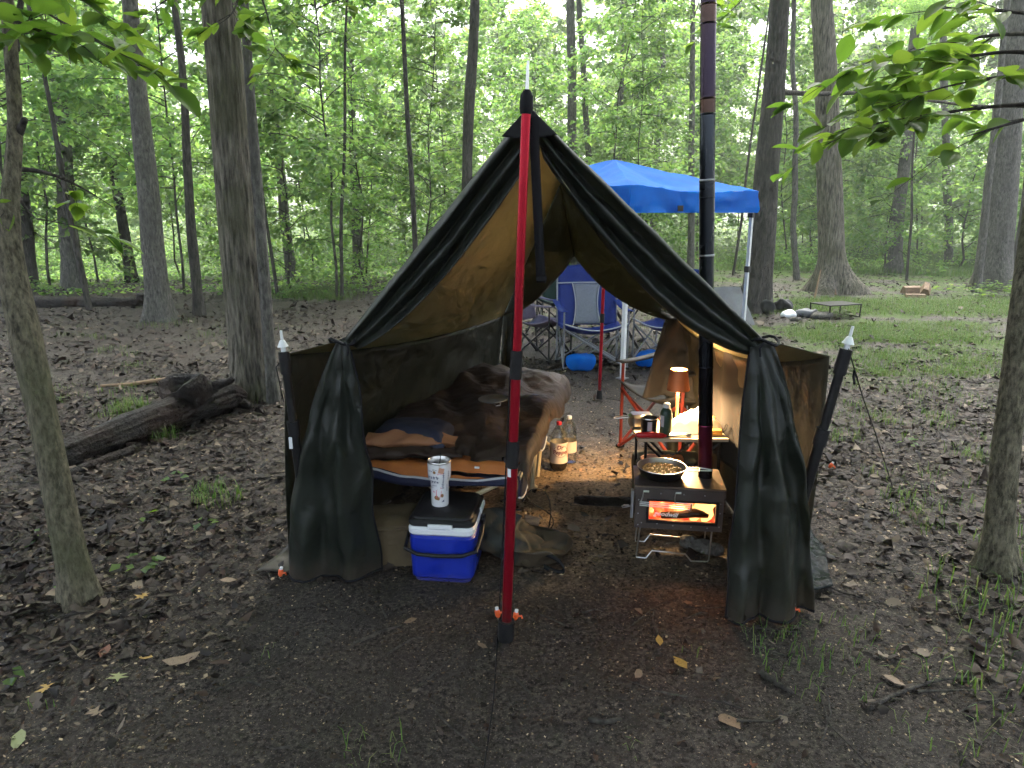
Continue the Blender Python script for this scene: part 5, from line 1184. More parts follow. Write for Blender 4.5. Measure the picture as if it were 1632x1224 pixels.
# ================================================================== camp chairs
def camp_chair(label, loc, rz, seat_m, back_m, top_m, tube_m, panel_m=None, pipe_m=None, w=.56, hb=.92, group=None, arms=True, tr=.0095):
    """folding chair, faces local -Y; every tube is a part"""
    t = thing('camp_chair', label, 'chair', loc, rz, group)
    h, d = .42, .42; x = w / 2
    def P(name, *pts, r=tr): return part(name, MB().tube(list(pts), r, 8), tube_m, t, False)
    for s in (-1, 1):
        P('back_post', V(s * x, d / 2 + .02, .01), V(s * x * .98, d / 2 + .06, .48), V(s * x * .96, d / 2 + .13, hb))
        P('front_post', V(s * x, -d / 2, .01), V(s * x, -d / 2, .60 if arms else h))
        P('leg', V(s * x, -d / 2 - .02, .012), V(s * x * .95, d / 2 + .05, h - .02)); P('leg', V(s * x, d / 2 + .03, .012), V(s * x, -d / 2, h - .02))
        P('leg', V(s * x * .96, -d / 2 - .012, .02), V(-s * x, -d / 2 - .008, h)); P('leg', V(s * x * .96, d / 2 + .03, .02), V(-s * x, d / 2 + .04, h))
        for y in (-d / 2, d / 2 + .02): part('foot', MB().box((s * x, y, .012), (.04, .04, .022)), MAT['blackplastic'], t, False)
        if arms:
            a = MB().grid(lambda u, v: V(s * x + (u - .5) * .07, -d / 2 - .04 + v * (d + .16), .61 - .02 * math.sin(PI * v) + .05 * v - .012 * abs(u - .5)), 4, 10)
            ao = part('armrest', a, seat_m, t, False); ao.modifiers.new('thickness', 'SOLIDIFY').thickness = .012
    def seat(u, v): return V((u - .5) * w * .98, -d / 2 - .03 + v * (d + .03), h + .015 - .07 * math.sin(PI * u) - .03 * math.sin(PI * v) + .04 * (1 - v) ** 3)
    def back(u, v): return V((u - .5) * w * .95, d / 2 + .02 + .13 * v + .05 * math.sin(PI * u), h - .03 + v * (hb - h + .02) + (.03 * math.sin(PI * u) if v > .9 else 0))
    o = part('seat', MB().grid(seat, 16, 12), seat_m, t, False); o.modifiers.new('thickness', 'SOLIDIFY').thickness = .010
    o = part('backrest', MB().grid(lambda u, v: back(u, v * .74), 16, 14), back_m, t, False); o.modifiers.new('thickness', 'SOLIDIFY').thickness = .012
    o = part('head_panel', MB().grid(lambda u, v: back(u, .742 + v * .26), 16, 6), top_m, t, False); o.modifiers.new('thickness', 'SOLIDIFY').thickness = .014
    if panel_m:
        o = part('mesh_panel', MB().grid(lambda u, v: back(.27 + .46 * u + .05 * (1 - 2 * u) * math.sin(PI * v), .02 + v * .70) + V(0, -.012, 0), 12, 12), panel_m, t, False)
        o.modifiers.new('thickness', 'SOLIDIFY').thickness = .004
    if pipe_m:
        part('piping', MB().tube([back(u, .74) + V(0, -.014, 0) for u in [i / 14 for i in range(15)]], .007, 6), pipe_m, t, False)
        part('piping', MB().tube([seat(u, 0) + V(0, -.006, 0) for u in [i / 14 for i in range(15)]], .007, 6), pipe_m, t, False)
        for s in (0, 1): part('piping', MB().tube([back(.26 + .48 * s + .05 * (1 - 2 * s) * math.sin(PI * v), v * .73) + V(0, -.016, 0) for v in [i / 12 for i in range(13)]], .006, 6), pipe_m, t, False)
    return t
bc = G(925, 570); camp_chair('big blue camp chair with grey mesh back under the blue canopy', V(.83, 7.30, 0), .10, MAT['chair_blue'], MAT['chair_blue'], MAT['chair_blue'], MAT['grey_tube'], MAT['chair_mesh'], MAT['piping'], .66, 1.0)
camp_chair('second blue camp chair half hidden behind right roof slope of tent', V(1.66, 7.45, 0), -.75, MAT['chair_blue'], MAT['chair_blue'], MAT['chair_blue'], MAT['grey_tube'], MAT['chair_mesh'], MAT['piping'], .6, .95)
camp_chair('grey purple camp chair with maroon top behind rear tent opening', V(.35, 7.75, 0), 1.0, MAT['chair_purple'], MAT['chair_purple'], MAT['chair_maroon'], MAT['black'], None, None, .5, .90)
camp_chair('small dark green camp chair farthest back under canopy', V(.62, 9.6, 0), -.2, MAT['chair_green'], MAT['chair_green'], MAT['chair_green'], MAT['black'], None, None, .5, .85)
def sack(label, loc, rz, w):
    def fn(u, v):
        a = 2 * PI * u; r = math.sin(PI * v) ** .45; p = V(w * r * math.cos(a), .11 * r * math.sin(a), .085 - .085 * math.cos(PI * v))
        return p + V(.02 * nz(p.x * 9, p.y * 9, p.z * 9 + rz), .02 * nz(p.x * 9, p.z * 9, 4), .012 * nz(p.x * 11, p.y * 9, 2))
    t = thing('stuff_sack', label, 'bag', loc, rz, 'blue chair sacks'); part('body', MB().grid(fn, 40, 16), MAT['blue_cloth'], t, False, angle=None)
    part('drawstring', MB().tube(wig([V(w * .9, 0, .10), V(w + .06, -.04, .08), V(w + .05, -.1, .01)], 10), .004, 5), MAT['black'], t, False)
sack('blue sack lying between the legs of the big blue chair', V(.70, 7.06, 0), .1, .16)
sack('blue sack lying under the second blue chair', V(1.42, 7.25, 0), .7, .15)
st_ = thing('side_tray', 'black side tray standing right of the big blue chair', 'tray', V(1.30, 8.1, 0))
part('top', MB().rbox((0, 0, .56), (.46, .34, .022), .04), MAT['blackplastic'], st_, False)
for s in (-1, 1):
    for q in (-1, 1): part('leg', MB().tube([V(s * .18, q * .12, 0), V(-s * .16, q * .12, .56)], .009, 8), MAT['black'], st_, False)
# dark chair by the table with a jacket on it
camp_chair('dark camp chair with red tubes beside the camp table', V(1.06, 4.52, 0), -.95, MAT['chair_dark'], MAT['chair_dark'], MAT['chair_dark'], MAT['red_tube'], None, None, .52, .86, tr=.011)
def jacket(u, v):
    x = (u - .5) * .46 * (.62 + .5 * v); z = .93 - .52 * v
    y = -.05 * math.cos(3 * PI * u) * v + .04 * nz(u * 5, v * 4) - .05 * v
    return V(x, y, z + .02 * nz(u * 6, 2) - .10 * abs(u - .5) * (1 - v))
o = solid('brown_jacket', MB().grid(jacket, 30, 26), MAT['jacket'], 'brown jacket hung over the back of the dark camp chair', 'jacket', loc=V(1.10, 4.42, 0), rz=-.2, angle=None); o.modifiers.new('thickness', 'SOLIDIFY').thickness = .02
def coat(u, v):
    x = (u - .5) * .92 * (.9 + .1 * v); z = .92 - .66 * v
    return V(x, -.014 * math.sin(6.3 * PI * u + 1) * (.3 + v * .7) + .016 * nz(u * 5, v * 4, 6), z - .12 * abs(u - .5))
o = solid('wall_shade_coat', MB().grid(coat, 34, 30), MAT['black_cloth'], 'black coat spread along the right tent wall to block lamp light', 'coat', loc=V(1.135, 3.62, 0), rz=1.68, angle=None); o.modifiers.new('thickness', 'SOLIDIFY').thickness = .012  # inferred coat, sized and placed to keep lamp light off the wall

# ================================================================== blue canopy, grey tent
NC, RC = V(1.06, 6.60, 0), V(2.80, 8.35, 0)
CC = V(1.16, 8.42, 0); LC = CC * 2 - RC; BC = CC * 2 - NC
cn = thing('pop_up_canopy', 'blue pop-up canopy on white legs behind the tent', 'canopy', CC)
ez, pz = 1.80, 2.15
cs = [NC, RC, BC, LC]
def ez_at(p): return ez - (.02 if p is NC else 0)
for i in range(4):
    a, b = cs[i], cs[(i + 1) % 4]
    def rf(u, v, a=a, b=b):
        e = a.lerp(b, u); p = V(CC.x, CC.y, pz).lerp(V(e.x, e.y, ez - .05 * math.sin(PI * u) ** 2), v)
        p.z -= .07 * math.sin(PI * v) * (1 - abs(2 * u - 1) * .9); p.z += .02 * nz(p.x * 4, p.y * 4) + .012 * abs(nz(p.x * 9, p.y * 9, 3)); return p
    part('roof_panel', MB().grid(rf, 24, 16), MAT['blue_cloth'], cn, angle=None)
    def vf(u, v, a=a, b=b):
        e = a.lerp(b, u); n = (e - CC).normalized() * .02
        return V(e.x, e.y, ez - .05 * math.sin(PI * u) ** 2 - .24 * v + .05 * math.sin(PI * u) ** 2 * v) + n * (math.sin(13 * u) * 1.2 + 3.0 * nz(u * 9, v * 2, i) + 2.0 * abs(nz(u * 20, v * 5, i))) * (.2 + v)
    part('valance', MB().grid(vf, 30, 6), MAT['blue_cloth'], cn, angle=None)
    a = a.lerp(CC, .035)
    lg = part('leg', MB().box(V(a.x, a.y, ez / 2 - .01), (.036, .036, ez - .02), Matrix.Rotation(.75, 3, 'Z')), MAT['white_paint'], cn, smooth=False)
    part('slider', MB().box(V(a.x, a.y, .92), (.055, .055, .07), Matrix.Rotation(.75, 3, 'Z')), MAT['blackplastic'], lg, smooth=False)
    part('foot', MB().box(V(a.x, a.y, .008), (.09, .09, .012), Matrix.Rotation(.75, 3, 'Z')), MAT['steel_dull'], lg, smooth=False)
    part('corner_cap', MB().box(V(a.x, a.y, ez - .27), (.06, .06, .05), Matrix.Rotation(.75, 3, 'Z')), MAT['blackplastic'], lg, smooth=False)
    part('truss', MB().tube([V(a.x, a.y, ez - .03), V(CC.x, CC.y, pz - .12)], .012, 6), MAT['white_paint'], cn)
mp_ = NC.lerp(RC, .33); nn = (mp_ - CC).normalized() * .035
part('badge', MB().box(V(mp_.x, mp_.y, ez - .20) + nn, (.10, .004, .055), Matrix.Rotation(math.atan2((RC - NC).y, (RC - NC).x), 3, 'Z')), MAT['tent_black'], cn, smooth=False)
gt_ = thing('grey_tent', 'low grey tent peeking out behind the right roof slope', 'tent', V(2.88, 10.4, 0))
def gside(s):
    def fn(u, v):
        p = V((u - .5) * (.9 + .25 * v), s * .40 * v, .50 * (1 - v) + .01); p.z -= .05 * math.sin(PI * u) * math.sin(PI * v); p.z += .015 * nz(u * 6, v * 5, s); p.z = max(p.z, .005); return p
    return fn
for s in (-1, 1): part('fly', MB().grid(gside(s), 20, 12), MAT['tarp_grey'], gt_, False, angle=None)
for s in (-1, 1): part('end_panel', MB().grid(lambda u, v, s=s: V(s * (.449 + .12 * v), (u - .5) * .8 * v, .50 * (1 - v) + .008), 10, 8), MAT['piping'], gt_, False, angle=None)
part('pole', MB().tube([V(-.47, 0, .0), V(-.455, 0, .53)], .008, 6), MAT['black'], gt_, False); part('pole', MB().tube([V(.58, 0, .0), V(.46, 0, .53)], .008, 6), MAT['black'], gt_, False)

# ================================================================== things by the far fire ring
gr = G(1330, 505)
lt = thing('grill_table', 'low black folding table beside the far fire ring', 'table', gr, .35)
part('top', MB().box((0, 0, .205), (.62, .42, .015)), MAT['black'], lt, False, smooth=False)
for s in (-1, 1):
    for q in (-1, 1): part('leg', MB().tube([V(s * .30, q * .20, .2), V(s * .29, q * .20, 0)], .011, 6), MAT['black'], lt, False)
    part('rail', MB().tube([V(s * .29, -.2, .015), V(s * .29, .2, .015)], .009, 6), MAT['black'], lt, False)
def lumps(name, label, cat, loc, sx, sy, sz, mat, seed):
    def fn(u, v):
        a = 2 * PI * u; r = math.sin(PI * v) ** .6; p = V(sx * r * math.cos(a), sy * r * math.sin(a), sz * (1 - math.cos(PI * v)) / 2)
        n = V(nz(p.x * 7 + seed, p.y * 7, p.z * 7), nz(p.x * 7, p.y * 7 + seed, p.z * 7), nz(p.x * 9, p.y * 9, seed)); return p + n * .35 * min(sx, sz) * (.2 + v)
    return solid(name, MB().grid(fn, 24, 12), mat, label, cat, loc=loc, angle=None)
lumps('black_sack', 'black sack at foot of leaning brown trunk', 'bag', G(1222, 500), .12, .1, .22, MAT['black_cloth'], 1)
lumps('black_pot', 'black sooty pot with pale mark near far fire ring', 'pot', G(1247, 497), .16, .12, .20, MAT['black'], 2)
lumps('white_sack', 'crumpled white bag on the ground by far fire ring', 'bag', G(1256, 507), .13, .1, .11, MAT['white_plastic'], 3)
lumps('grey_bundle', 'grey cloth bundle between white bag and low black table', 'bundle', G(1283, 506), .18, .1, .13, MAT['tarp_grey'], 4)
lumps('stone', 'pale rounded stone under the low black table', 'stone', G(1310, 508), .17, .12, .10, MAT['bark_grey'], 5)
lumps('stone', 'small flat stone in front of the crumpled white bag', 'stone', G(1268, 512), .10, .08, .06, MAT['bark_grey'], 6)
for i, (px, py, ang, L, lab) in enumerate(((1452, 468, .15, .36, 'split log with pale face on ground before the bright meadow'), (1474, 470, 1.0, .24, 'split log leaning at right end of the pale split log'), (1458, 474, -.1, .36, 'thin split stick lying in front of the pale split log'))):
    p = G(px, py); mb = MB(); r = .09 if i < 2 else .04
    pr = [(-r, 0), (r, .02), (r * .3, r * 1.7), (-r * .6, r * 1.4)]
    mb.add([V(-L / 2, a, b) for a, b in pr] + [V(L / 2, a, b) for a, b in pr], [(3, 2, 1, 0), (4, 5, 6, 7), (0, 1, 5, 4), (1, 2, 6, 5), (2, 3, 7, 6), (3, 0, 4, 7)])
    o = solid('firewood', mb, MAT['wood_cut'], lab, 'firewood', 'split firewood before the meadow', loc=p, rz=ang, smooth=False)
    if i == 1: o.rotation_euler = (0, -.5, 1.0); o.location.z = .06
# leaning sticks against the big oak
for i, (a, b) in enumerate((((1298, 476), (1308, 430)), ((1332, 470), (1328, 440)))):
    g = G(*a); solid('stick', MB().tube([g, W(b[0], b[1], g.y + .25)], [.02, .012], 7), MAT['wood_cut'], ('longer pale stick leaning on left side of the flared oak', 'shorter pale stick leaning on front of the flared oak')[i], 'stick')

# ================================================================== logs
lg = thing('fallen_log', 'fallen wet log with a hollow root end left of tent', 'log', G(240, 700))
A, B = G(70, 752), G(385, 655)
lp = [A + V(0, 0, .05), A.lerp(B, .2) + V(0, 0, .09), A.lerp(B, .45) + V(0, .02, .12), A.lerp(B, .65) + V(0, .06, .15), A.lerp(B, .80) + V(-.02, .10, .17), A.lerp(B, .90) + V(-.02, .12, .15), A.lerp(B, 1.0) + V(0, .05, .09)]
lpp = [bez(lp, i / 40) for i in range(41)]
def lprof(a, t):
    g_ = abs(((a * 9 / (2 * PI) + 1.2 * nz(math.cos(a) * 2, math.sin(a) * 2, t * 3)) % 1.0) - .5) * 2
    return 1 - .09 * (1 - g_) ** 2 + .13 * nz(math.cos(a) * 2, math.sin(a) * 2, t * 9) + .06 * nz(math.cos(a) * 6, math.sin(a) * 6, t * 22) + .05 * nz(math.cos(a) * 12, math.sin(a) * 12, t * 6)
part('trunk', MB().tube(lpp, [lerp(.085, .135, min(1, i / 26)) if i < 30 else lerp(.14, .07, (i - 30) / 10) for i in range(41)], 72, prof=lprof), MAT['wood_wet'], lg, angle=None)
kn = W(296, 618, 5.12)
def knot(u, v):
    a = 2 * PI * u; w = [(.17, -.05), (.165, .06), (.14, .10), (.10, .085), (.06, .03), (.001, .01)][min(5, int(v * 5.001))]
    k = v * 5 - int(min(4, v * 5)); i = min(4, int(v * 5)); q = [(.18, -.09), (.165, .05), (.14, .095), (.095, .08), (.055, .02), (.001, .0)]
    r = lerp(q[i][0], q[i + 1][0], v * 5 - i); z = lerp(q[i][1], q[i + 1][1], v * 5 - i)
    return V(r * math.cos(a) * 1.15 + .02 * nz(a, v * 3), r * math.sin(a) * .75, z + .025 * math.cos(a * 2 + 1)) * (1 + .1 * nz(math.cos(a) * 2, math.sin(a) * 2, v))
part('knot', MB().grid(lambda u, v: kn + Matrix.Rotation(.5, 3, 'X') @ Matrix.Rotation(-.25, 3, 'Y') @ knot(u, v) + V(0, 0, -.02), 40, 20), MAT['wood_wet'], lg, angle=None)
for pts, r0 in (([kn + V(.05, .02, -.02), kn + V(.2, .02, .02), kn + V(.30, .05, .02), kn + V(.34, .06, .06)], .05), ([B + V(-.12, .05, .1), B + V(0, -.03, .08), B + V(.10, -.05, .05)], .07)):
    part('root_stub', MB().tube([bez(pts, i / 10) for i in range(11)], [r0 * (1 - .06 * i) for i in range(11)], 14, prof=lprof), MAT['wood_wet'], lg, angle=None)
mb = MB(); a, b = G(90, 768), G(210, 722); mb.tube([a.lerp(b, i / 12) + V(0, 0, .02 + .012 * nz(i * .7)) for i in range(13)], [.03 + .012 * nz(i) for i in range(13)], 8)
solid('rotten_slab', mb, MAT['wood_wet'], 'dark rotten slab of bark lying below the fallen wet log', 'bark slab', angle=None)
a, b = G(205, 618), G(270, 612); solid('stick', MB().tube([a + V(-.3, -.02, .02), a + V(0, 0, .03), b + V(0, 0, .05)], [.01, .018, .02], 8), MAT['wood_cut'], 'pale peeled stick on the ground behind the hollow log end', 'stick')
a, b = G(45, 492), G(226, 490)
mb = MB(); mb.tube([a.lerp(b, i / 20) + V(0, .1 * nz(i * .4), .09 + .03 * nz(i * .5, 2)) for i in range(21)], [.13 - .0025 * i for i in range(21)], 16, prof=lprof); e = b + V(0, 0, .1); mb.tube([e, e + V(.03, -.05, .14)], [.09, .06], 10)
solid('fallen_log', mb, MAT['wood_wet'], 'distant dark log lying across the woods at left', 'log', angle=None)
mb = MB(); a, b = V(.34, 3.62, .03), V(.64, 3.58, .035); mb.tube([a.lerp(b, i / 8) + V(0, .01 * nz(i), .006 * nz(i, 3)) for i in range(9)], [.02, .026, .028, .027, .028, .026, .028, .03, .026], 10, prof=lprof)
solid('charred_stick', mb, MAT['wood_wet'], 'charred stick lying on bare earth left of stove', 'firewood', angle=None)
mb = MB(); a, b = G(1085, 872), G(1152, 890); mb.tube([a.lerp(b, i / 8) + V(0, .01 * nz(i), .035 + .006 * nz(i, 3)) for i in range(9)], [.025, .034, .038, .036, .038, .036, .034, .032, .02], 10, prof=lprof)
solid('firewood_piece', mb, MAT['bark_grey'], 'grey weathered firewood lying under right end of stove', 'firewood', angle=None)

# ================================================================== near trees with big leaves
def leaf_shape():
    """broad pointed leaf with folded midrib and drip tip, base at origin, length 1 along +X"""
    xs = [0, .08, .25, .45, .65, .82, .94, 1.0]; hw = [.0, .12, .24, .29, .255, .16, .06, .0]
    vs, fs = [], []
    for x, w in zip(xs, hw):
        z = -.12 * x * x; vs += [V(x, -w, z + .30 * w), V(x, -w * .5, z + .10 * w), V(x, 0, z - .02), V(x, w * .5, z + .10 * w), V(x, w, z + .30 * w)]
    for i in range(len(xs) - 1):
        for j in range(4): a = i * 5 + j; fs.append((a, a + 1, a + 6, a + 5))
    mb = MB(); mb.add(vs, fs); return mb.mesh('leaf', MAT['leaf_near'])
LEAF = leaf_shape()
lr = random.Random(21)
def big_leaf(parent, pos, yaw, droop, roll, size):
    o = bpy.data.objects.new('leaf', LEAF); COL.objects.link(o); o.parent = parent
    o.location = Vector(pos) - (parent.parent.location if parent.parent else Vector((0, 0, 0))) * 0
    o.rotation_euler = (roll, droop, yaw); o.scale = (size,) * 3
    return o
def leafy(root, pts, r0, n, spread, size, tw=0.28, drop=.25, flat=.10):
    """a branch part with twigs, and every big leaf on it a sub-part"""
    mb = MB(); path = [bez(pts, i / 14) for i in range(15)]
    mb.tube(path, [max(.0018, r0 * (1 - i / 15.5)) for i in range(15)], 7)
    br = None; spots = []
    k = max(2, n // 5); 
    for i in range(k):
        t = lr.uniform(.12, 1.0) ** .8; q = bez(pts, t); d = (bez(pts, min(1, t + .03)) - bez(pts, max(0, t - .03))).normalized()
        s = d.cross(V(0, 0, 1)); s = s.normalized() if s.length > .1 else V(1, 0, 0)
        td = (d * lr.uniform(.2, 1) + s * lr.choice((-1, 1)) * lr.uniform(.3, 1.0) + V(0, 0, lr.uniform(-flat * 2.2, flat))).normalized(); L = tw * lr.uniform(.5, 1.2)
        tp = [q, q + td * L * .5 + V(0, 0, -.01), q + td * L + V(0, 0, -.05 * L / .3)]
        mb.tube(tp, [.0022, .0016, .001], 4, cap=False)
        for j in range(5):
            p = bez(tp, lr.uniform(.25, 1.0)); spots.append((p, td))
    br = part('branch', mb, MAT['bark_dark'], root, angle=None)
    for p, td in spots[:n]:
        yaw = math.atan2(td.y, td.x) + lr.gauss(0, .75)
        o = big_leaf(br, p, yaw, drop + lr.gauss(.0, .35), lr.gauss(0, .35), size * lr.uniform(.7, 1.25))
    return br
def near_trunk(name, label, rows, y0, mat, seed, ridge=.0, extra=None):
    """rows: (px, py, width, distance)"""
    path = [W(a, b, d) for a, b, w, d in rows]; path[0].z = -.05
    rad = [w * depth(p) / FPX / 2 for (a, b, w, d), p in zip(rows, path)]
    n = 110; P, R = [], []
    def cr_(v, t):
        k = t * (len(v) - 1); i = min(int(k), len(v) - 2); f = k - i
        p0, p1, p2, p3 = v[max(i - 1, 0)], v[i], v[i + 1], v[min(i + 2, len(v) - 1)]
        return .5 * ((2 * p1) + (p2 - p0) * f + (2 * p0 - 5 * p1 + 4 * p2 - p3) * f * f + (3 * p1 - p0 - 3 * p2 + p3) * f ** 3) if not isinstance(p1, Vector) else (p1 * 2 + (p2 - p0) * f + (p0 * 2 - p1 * 5 + p2 * 4 - p3) * f * f + (p1 * 3 - p0 - p2 * 3 + p3) * f ** 3) * .5
    for i in range(n + 1): P.append(cr_(path, i / n)); R.append(max(.01, cr_(rad, i / n)))
    root = thing(name, label, 'tree', (path[0].x, path[0].y, 0))
    part('trunk', trunk_mesh(P, [q * (.72 if seed == 31 else .80) for q in R], 48, ridge, 16, .5, seed, .13, .26), MAT[mat], root, angle=None)
    return root, P
dA = G(128, 955).y; dB = G(1588, 905).y
nA, pA = near_trunk('leaning_tree', 'near leaning tree with mossy bark at left edge', [(130, 962, 66, dA), (100, 820, 62, dA + .0), (72, 680, 58, dA + .02), (42, 540, 62, dA + .05), (18, 420, 52, dA + .08), (16, 330, 38, dA + .1), (24, 200, 30, dA + .15), (16, 60, 28, dA + .18), (0, -120, 26, dA + .2), (-40, -420, 22, dA + .3)], dA, 'bark_near', 31, .02)
nB, pB = near_trunk('leaning_tree', 'near leaning tree with smooth mossy bark at right edge', [(1588, 915, 70, dB), (1592, 840, 52, dB), (1602, 720, 50, dB), (1618, 600, 50, dB), (1632, 480, 46, dB), (1650, 330, 40, dB + .1), (1680, 100, 36, dB + .2), (1720, -260, 28, dB + .3)], dB, 'bark_near', 32, .02)
def stem(root, rows, mat):
    p = [W(a, b, d) for a, b, w, d in rows]; r = [w * depth(q) / FPX / 2 for (a, b, w, d), q in zip(rows, p)]
    n = 40; P = [bez(p, i / n) for i in range(n + 1)] if len(p) < 4 else [poly(p, i / n) for i in range(n + 1)]; R = [lerp(r[min(int(i / n * (len(r) - 1)), len(r) - 2)], r[min(int(i / n * (len(r) - 1)), len(r) - 2) + 1], (i / n * (len(r) - 1)) % 1.0 if i < n else 1) for i in range(n + 1)]
    part('limb', trunk_mesh(P, R, 18, 0, 14, 0, 3, .12), MAT[mat], root, angle=None)
stem(nA, [(24, 230, 14, dA + .16), (34, 200, 12, dA + .14), (40, 190, 9, dA + .12)], 'bark_dark')
stem(nA, [(26, 80, 10, dA + .2), (28, 30, 9, dA + .25), (40, -40, 7, dA + .3)], 'bark_dark')
# right: branches reach in from beyond the frame
for pts, n, size in (
    ([W(1674, 60, 3.27), W(1600, 40, 3.8), W(1500, 75, 3.7), W(1390, 95, 3.7)], 64, .135),
    ([W(1674, 90, 3.27), W(1600, 70, 3.4), W(1520, 95, 3.4), W(1430, 120, 3.5)], 56, .14),
    ([W(1674, 130, 3.27), W(1620, 110, 3.2), W(1540, 130, 3.3), W(1460, 150, 3.4)], 44, .13),
    ([W(1674, 165, 3.27), W(1600, 165, 3.4), W(1480, 180, 3.5), W(1350, 205, 3.6)], 66, .12),
    ([W(1674, 175, 3.27), W(1640, 190, 3.0), W(1580, 205, 3.1), W(1530, 220, 3.2)], 18, .115),
    ([W(1674, 30, 3.27), W(1640, 15, 3.2), W(1580, 20, 3.3), W(1500, 10, 3.4)], 22, .12)):
    leafy(nB, pts, .012, n, .2, size, .42)
for pts, n, size in (
    ([W(10, -40, 2.9), W(50, 10, 2.8), W(90, 30, 2.75), W(140, 60, 2.7)], 44, .13),
    ([W(0, 20, 2.7), W(30, 40, 2.6), W(60, 50, 2.6), W(110, 60, 2.6)], 26, .11),
    ([W(10, -60, 3.3), W(80, -40, 3.4), W(130, 0, 3.5), W(160, 20, 3.5)], 20, .12),
    ([W(26, 300, 2.85), W(30, 320, 2.8), W(45, 340, 2.75), W(60, 350, 2.7)], 9, .09),
    ([W(30, 270, 2.85), W(80, 270, 2.9), W(120, 290, 3.0), W(180, 330, 3.2)], 8, .085)):
    leafy(nA, pts, .010, n, .2, size)
# hanging sprays over the camp come from a limb of the furrowed tree
oak = [o for o in bpy.data.objects if o.name == 'oak_tree'][0]
for pts, n, size in (
    ([W(370, -60, 4.6), W(390, -10, 4.4), W(380, 25, 4.3), W(345, 40, 4.2)], 26, .11),
    ([W(390, -70, 4.8), W(420, -10, 4.7), W(430, 40, 4.6), W(440, 80, 4.5)], 30, .105),
    ([W(330, -70, 4.6), W(290, -20, 4.5), W(255, 10, 4.4), W(230, 25, 4.4)], 18, .10),
    ([W(420, -80, 5.0), W(480, -30, 5.0), W(530, 0, 5.0), W(560, 10, 5.0)], 18, .10)):
    leafy(oak, pts, .010, n, .2, size)
oakq = [o for o in bpy.data.objects if o.name.startswith('oak_tree') and 'leaning brown' in o.get('label', '')][0]
leafy(oakq, [W(1230, -60, 7.5), W(1205, -20, 7.2), W(1175, 10, 7.0), W(1150, 30, 6.9)], .012, 26, .2, .14)
leafy(oakq, [W(1130, -60, 7.5), W(1120, -20, 7.2), W(1110, 20, 7.0), W(1100, 45, 6.9)], .010, 14, .2, .14)
# crowns added to the near trees out of frame, placed to shade the camp
for root, top, s in ((nA, V(-3.2, 2.4, 6.6), 1.5), (nA, V(-1.2, -1.0, 7.2), 1.4), (nB, V(3.6, 3.0, 6.8), 1.5), (nB, V(1.8, -0.8, 7.4), 1.4), (nB, V(0.6, 2.6, 7.6), 1.2)):
    add_crown(root, top, s, lr.randint(0, 9))

# ================================================================== leaf litter, chips, twigs, grass
def on_tent_floor(x, y): return (np.abs(x - .15 - .12 * (y - 2.8)) < 1.0) & (y > 2.75) & (y < 5.2)
def litter(name, label, n, y0, y1, s0, s1, mat, seed, dens, pw=1.0, curl=.35, simple=False):
    r = np.random.default_rng(seed)
    y = y0 + (y1 - y0) * r.random(n) ** pw; x = (r.random(n) * 2 - 1) * (y * .98 + 1.3)
    keep = r.random(n) < dens(x, y); x, y = x[keep], y[keep]; n = len(x)
    z = np.array([gz(a, b) for a, b in zip(x, y)]) + .004 + .012 * r.random(n)
    th = r.random(n) * 2 * PI; L = unit(np.stack([np.cos(th), np.sin(th), r.normal(size=n) * .22], 1))
    Nn = unit(np.stack([r.normal(size=n) * curl, r.normal(size=n) * curl, np.ones(n)], 1))
    S = unit(np.cross(L, Nn)); sz = ((s0 + (s1 - s0) * r.random(n) ** 2.4) * np.clip(y / 2.3, .45, 1) * np.where((np.abs(x - .15) < 1.15) & (y < 2.8), .6, 1))[:, None]; P = np.stack([x, y, z], 1)
    if simple:
        w_ = sz * (.12 + .35 * r.random((n, 1))); q = np.stack([P, P + L * sz * .4 + S * w_, P + L * sz, P + L * sz * .55 - S * w_], 1)
        o = put(name, np_mesh(name, q, 4, mat)); tag(o, label, 'litter', kind='stuff'); return o
    wd = (.28 + .45 * r.random((n, 1))); bend = r.normal(size=(n, 1)) * .16; roll = r.normal(size=(n, 1)) * .28; rows = []
    for t, w in ((0, .12), (.3, .85), (.68, .8), (1.0, .08)):
        c = P + L * sz * t + Nn * sz * bend * (t - .5) ** 2 * 2
        for s in (-1, 0, 1):
            jw = w * (1 + .45 * r.normal(size=(n, 1)) * (s != 0)); rows.append(c + S * sz * wd * .6 * s * jw + Nn * sz * (roll * .5 * jw ** 2 * (s != 0)) + L * sz * .12 * r.normal(size=(n, 1)) * (s != 0))
    q = np.stack(rows, 1); lowest = q[:, :, 2].min(1); q[:, :, 2] += (z - .004 - lowest)[:, None]
    fc = np.array([(i * 3 + j, i * 3 + j + 1, i * 3 + j + 4, i * 3 + j + 3) for i in range(3) for j in range(2)])
    o = put(name, np_mesh_idx(name, q, fc, mat)); tag(o, label, 'litter', kind='stuff'); return o
def nfield(x, y): return .5 + .25 * np.sin(x * 1.7 + 1.1 * np.sin(y * 1.3)) + .25 * np.sin(y * 2.1 - x * .8)
def dens_leaf(x, y):
    d = .25 + .75 * nfield(x, y)
    left = np.clip((-.75 - x) / .9, 0, 1); right = np.clip((x - 1.3) / .9, 0, 1)
    side = np.maximum(left, right * 1.0)
    front = np.clip((y - 6.2) / 1.5, 0, 1) * .8
    d = d * np.maximum(np.maximum(side, front), .13)
    d = np.where(on_tent_floor(x, y), .05, d)
    return d
litter('leaf_litter', 'brown dead leaves strewn over the forest floor', 165000, .9, 7.5, .010, .072, MAT['litter'], 31, dens_leaf, 1.15)
litter('leaf_litter', 'dead leaves scattered thinly over farther ground', 55000, 7, 19, .03, .10, MAT['litter'], 32, lambda x, y: .25 + .6 * nfield(x, y), 1.2)
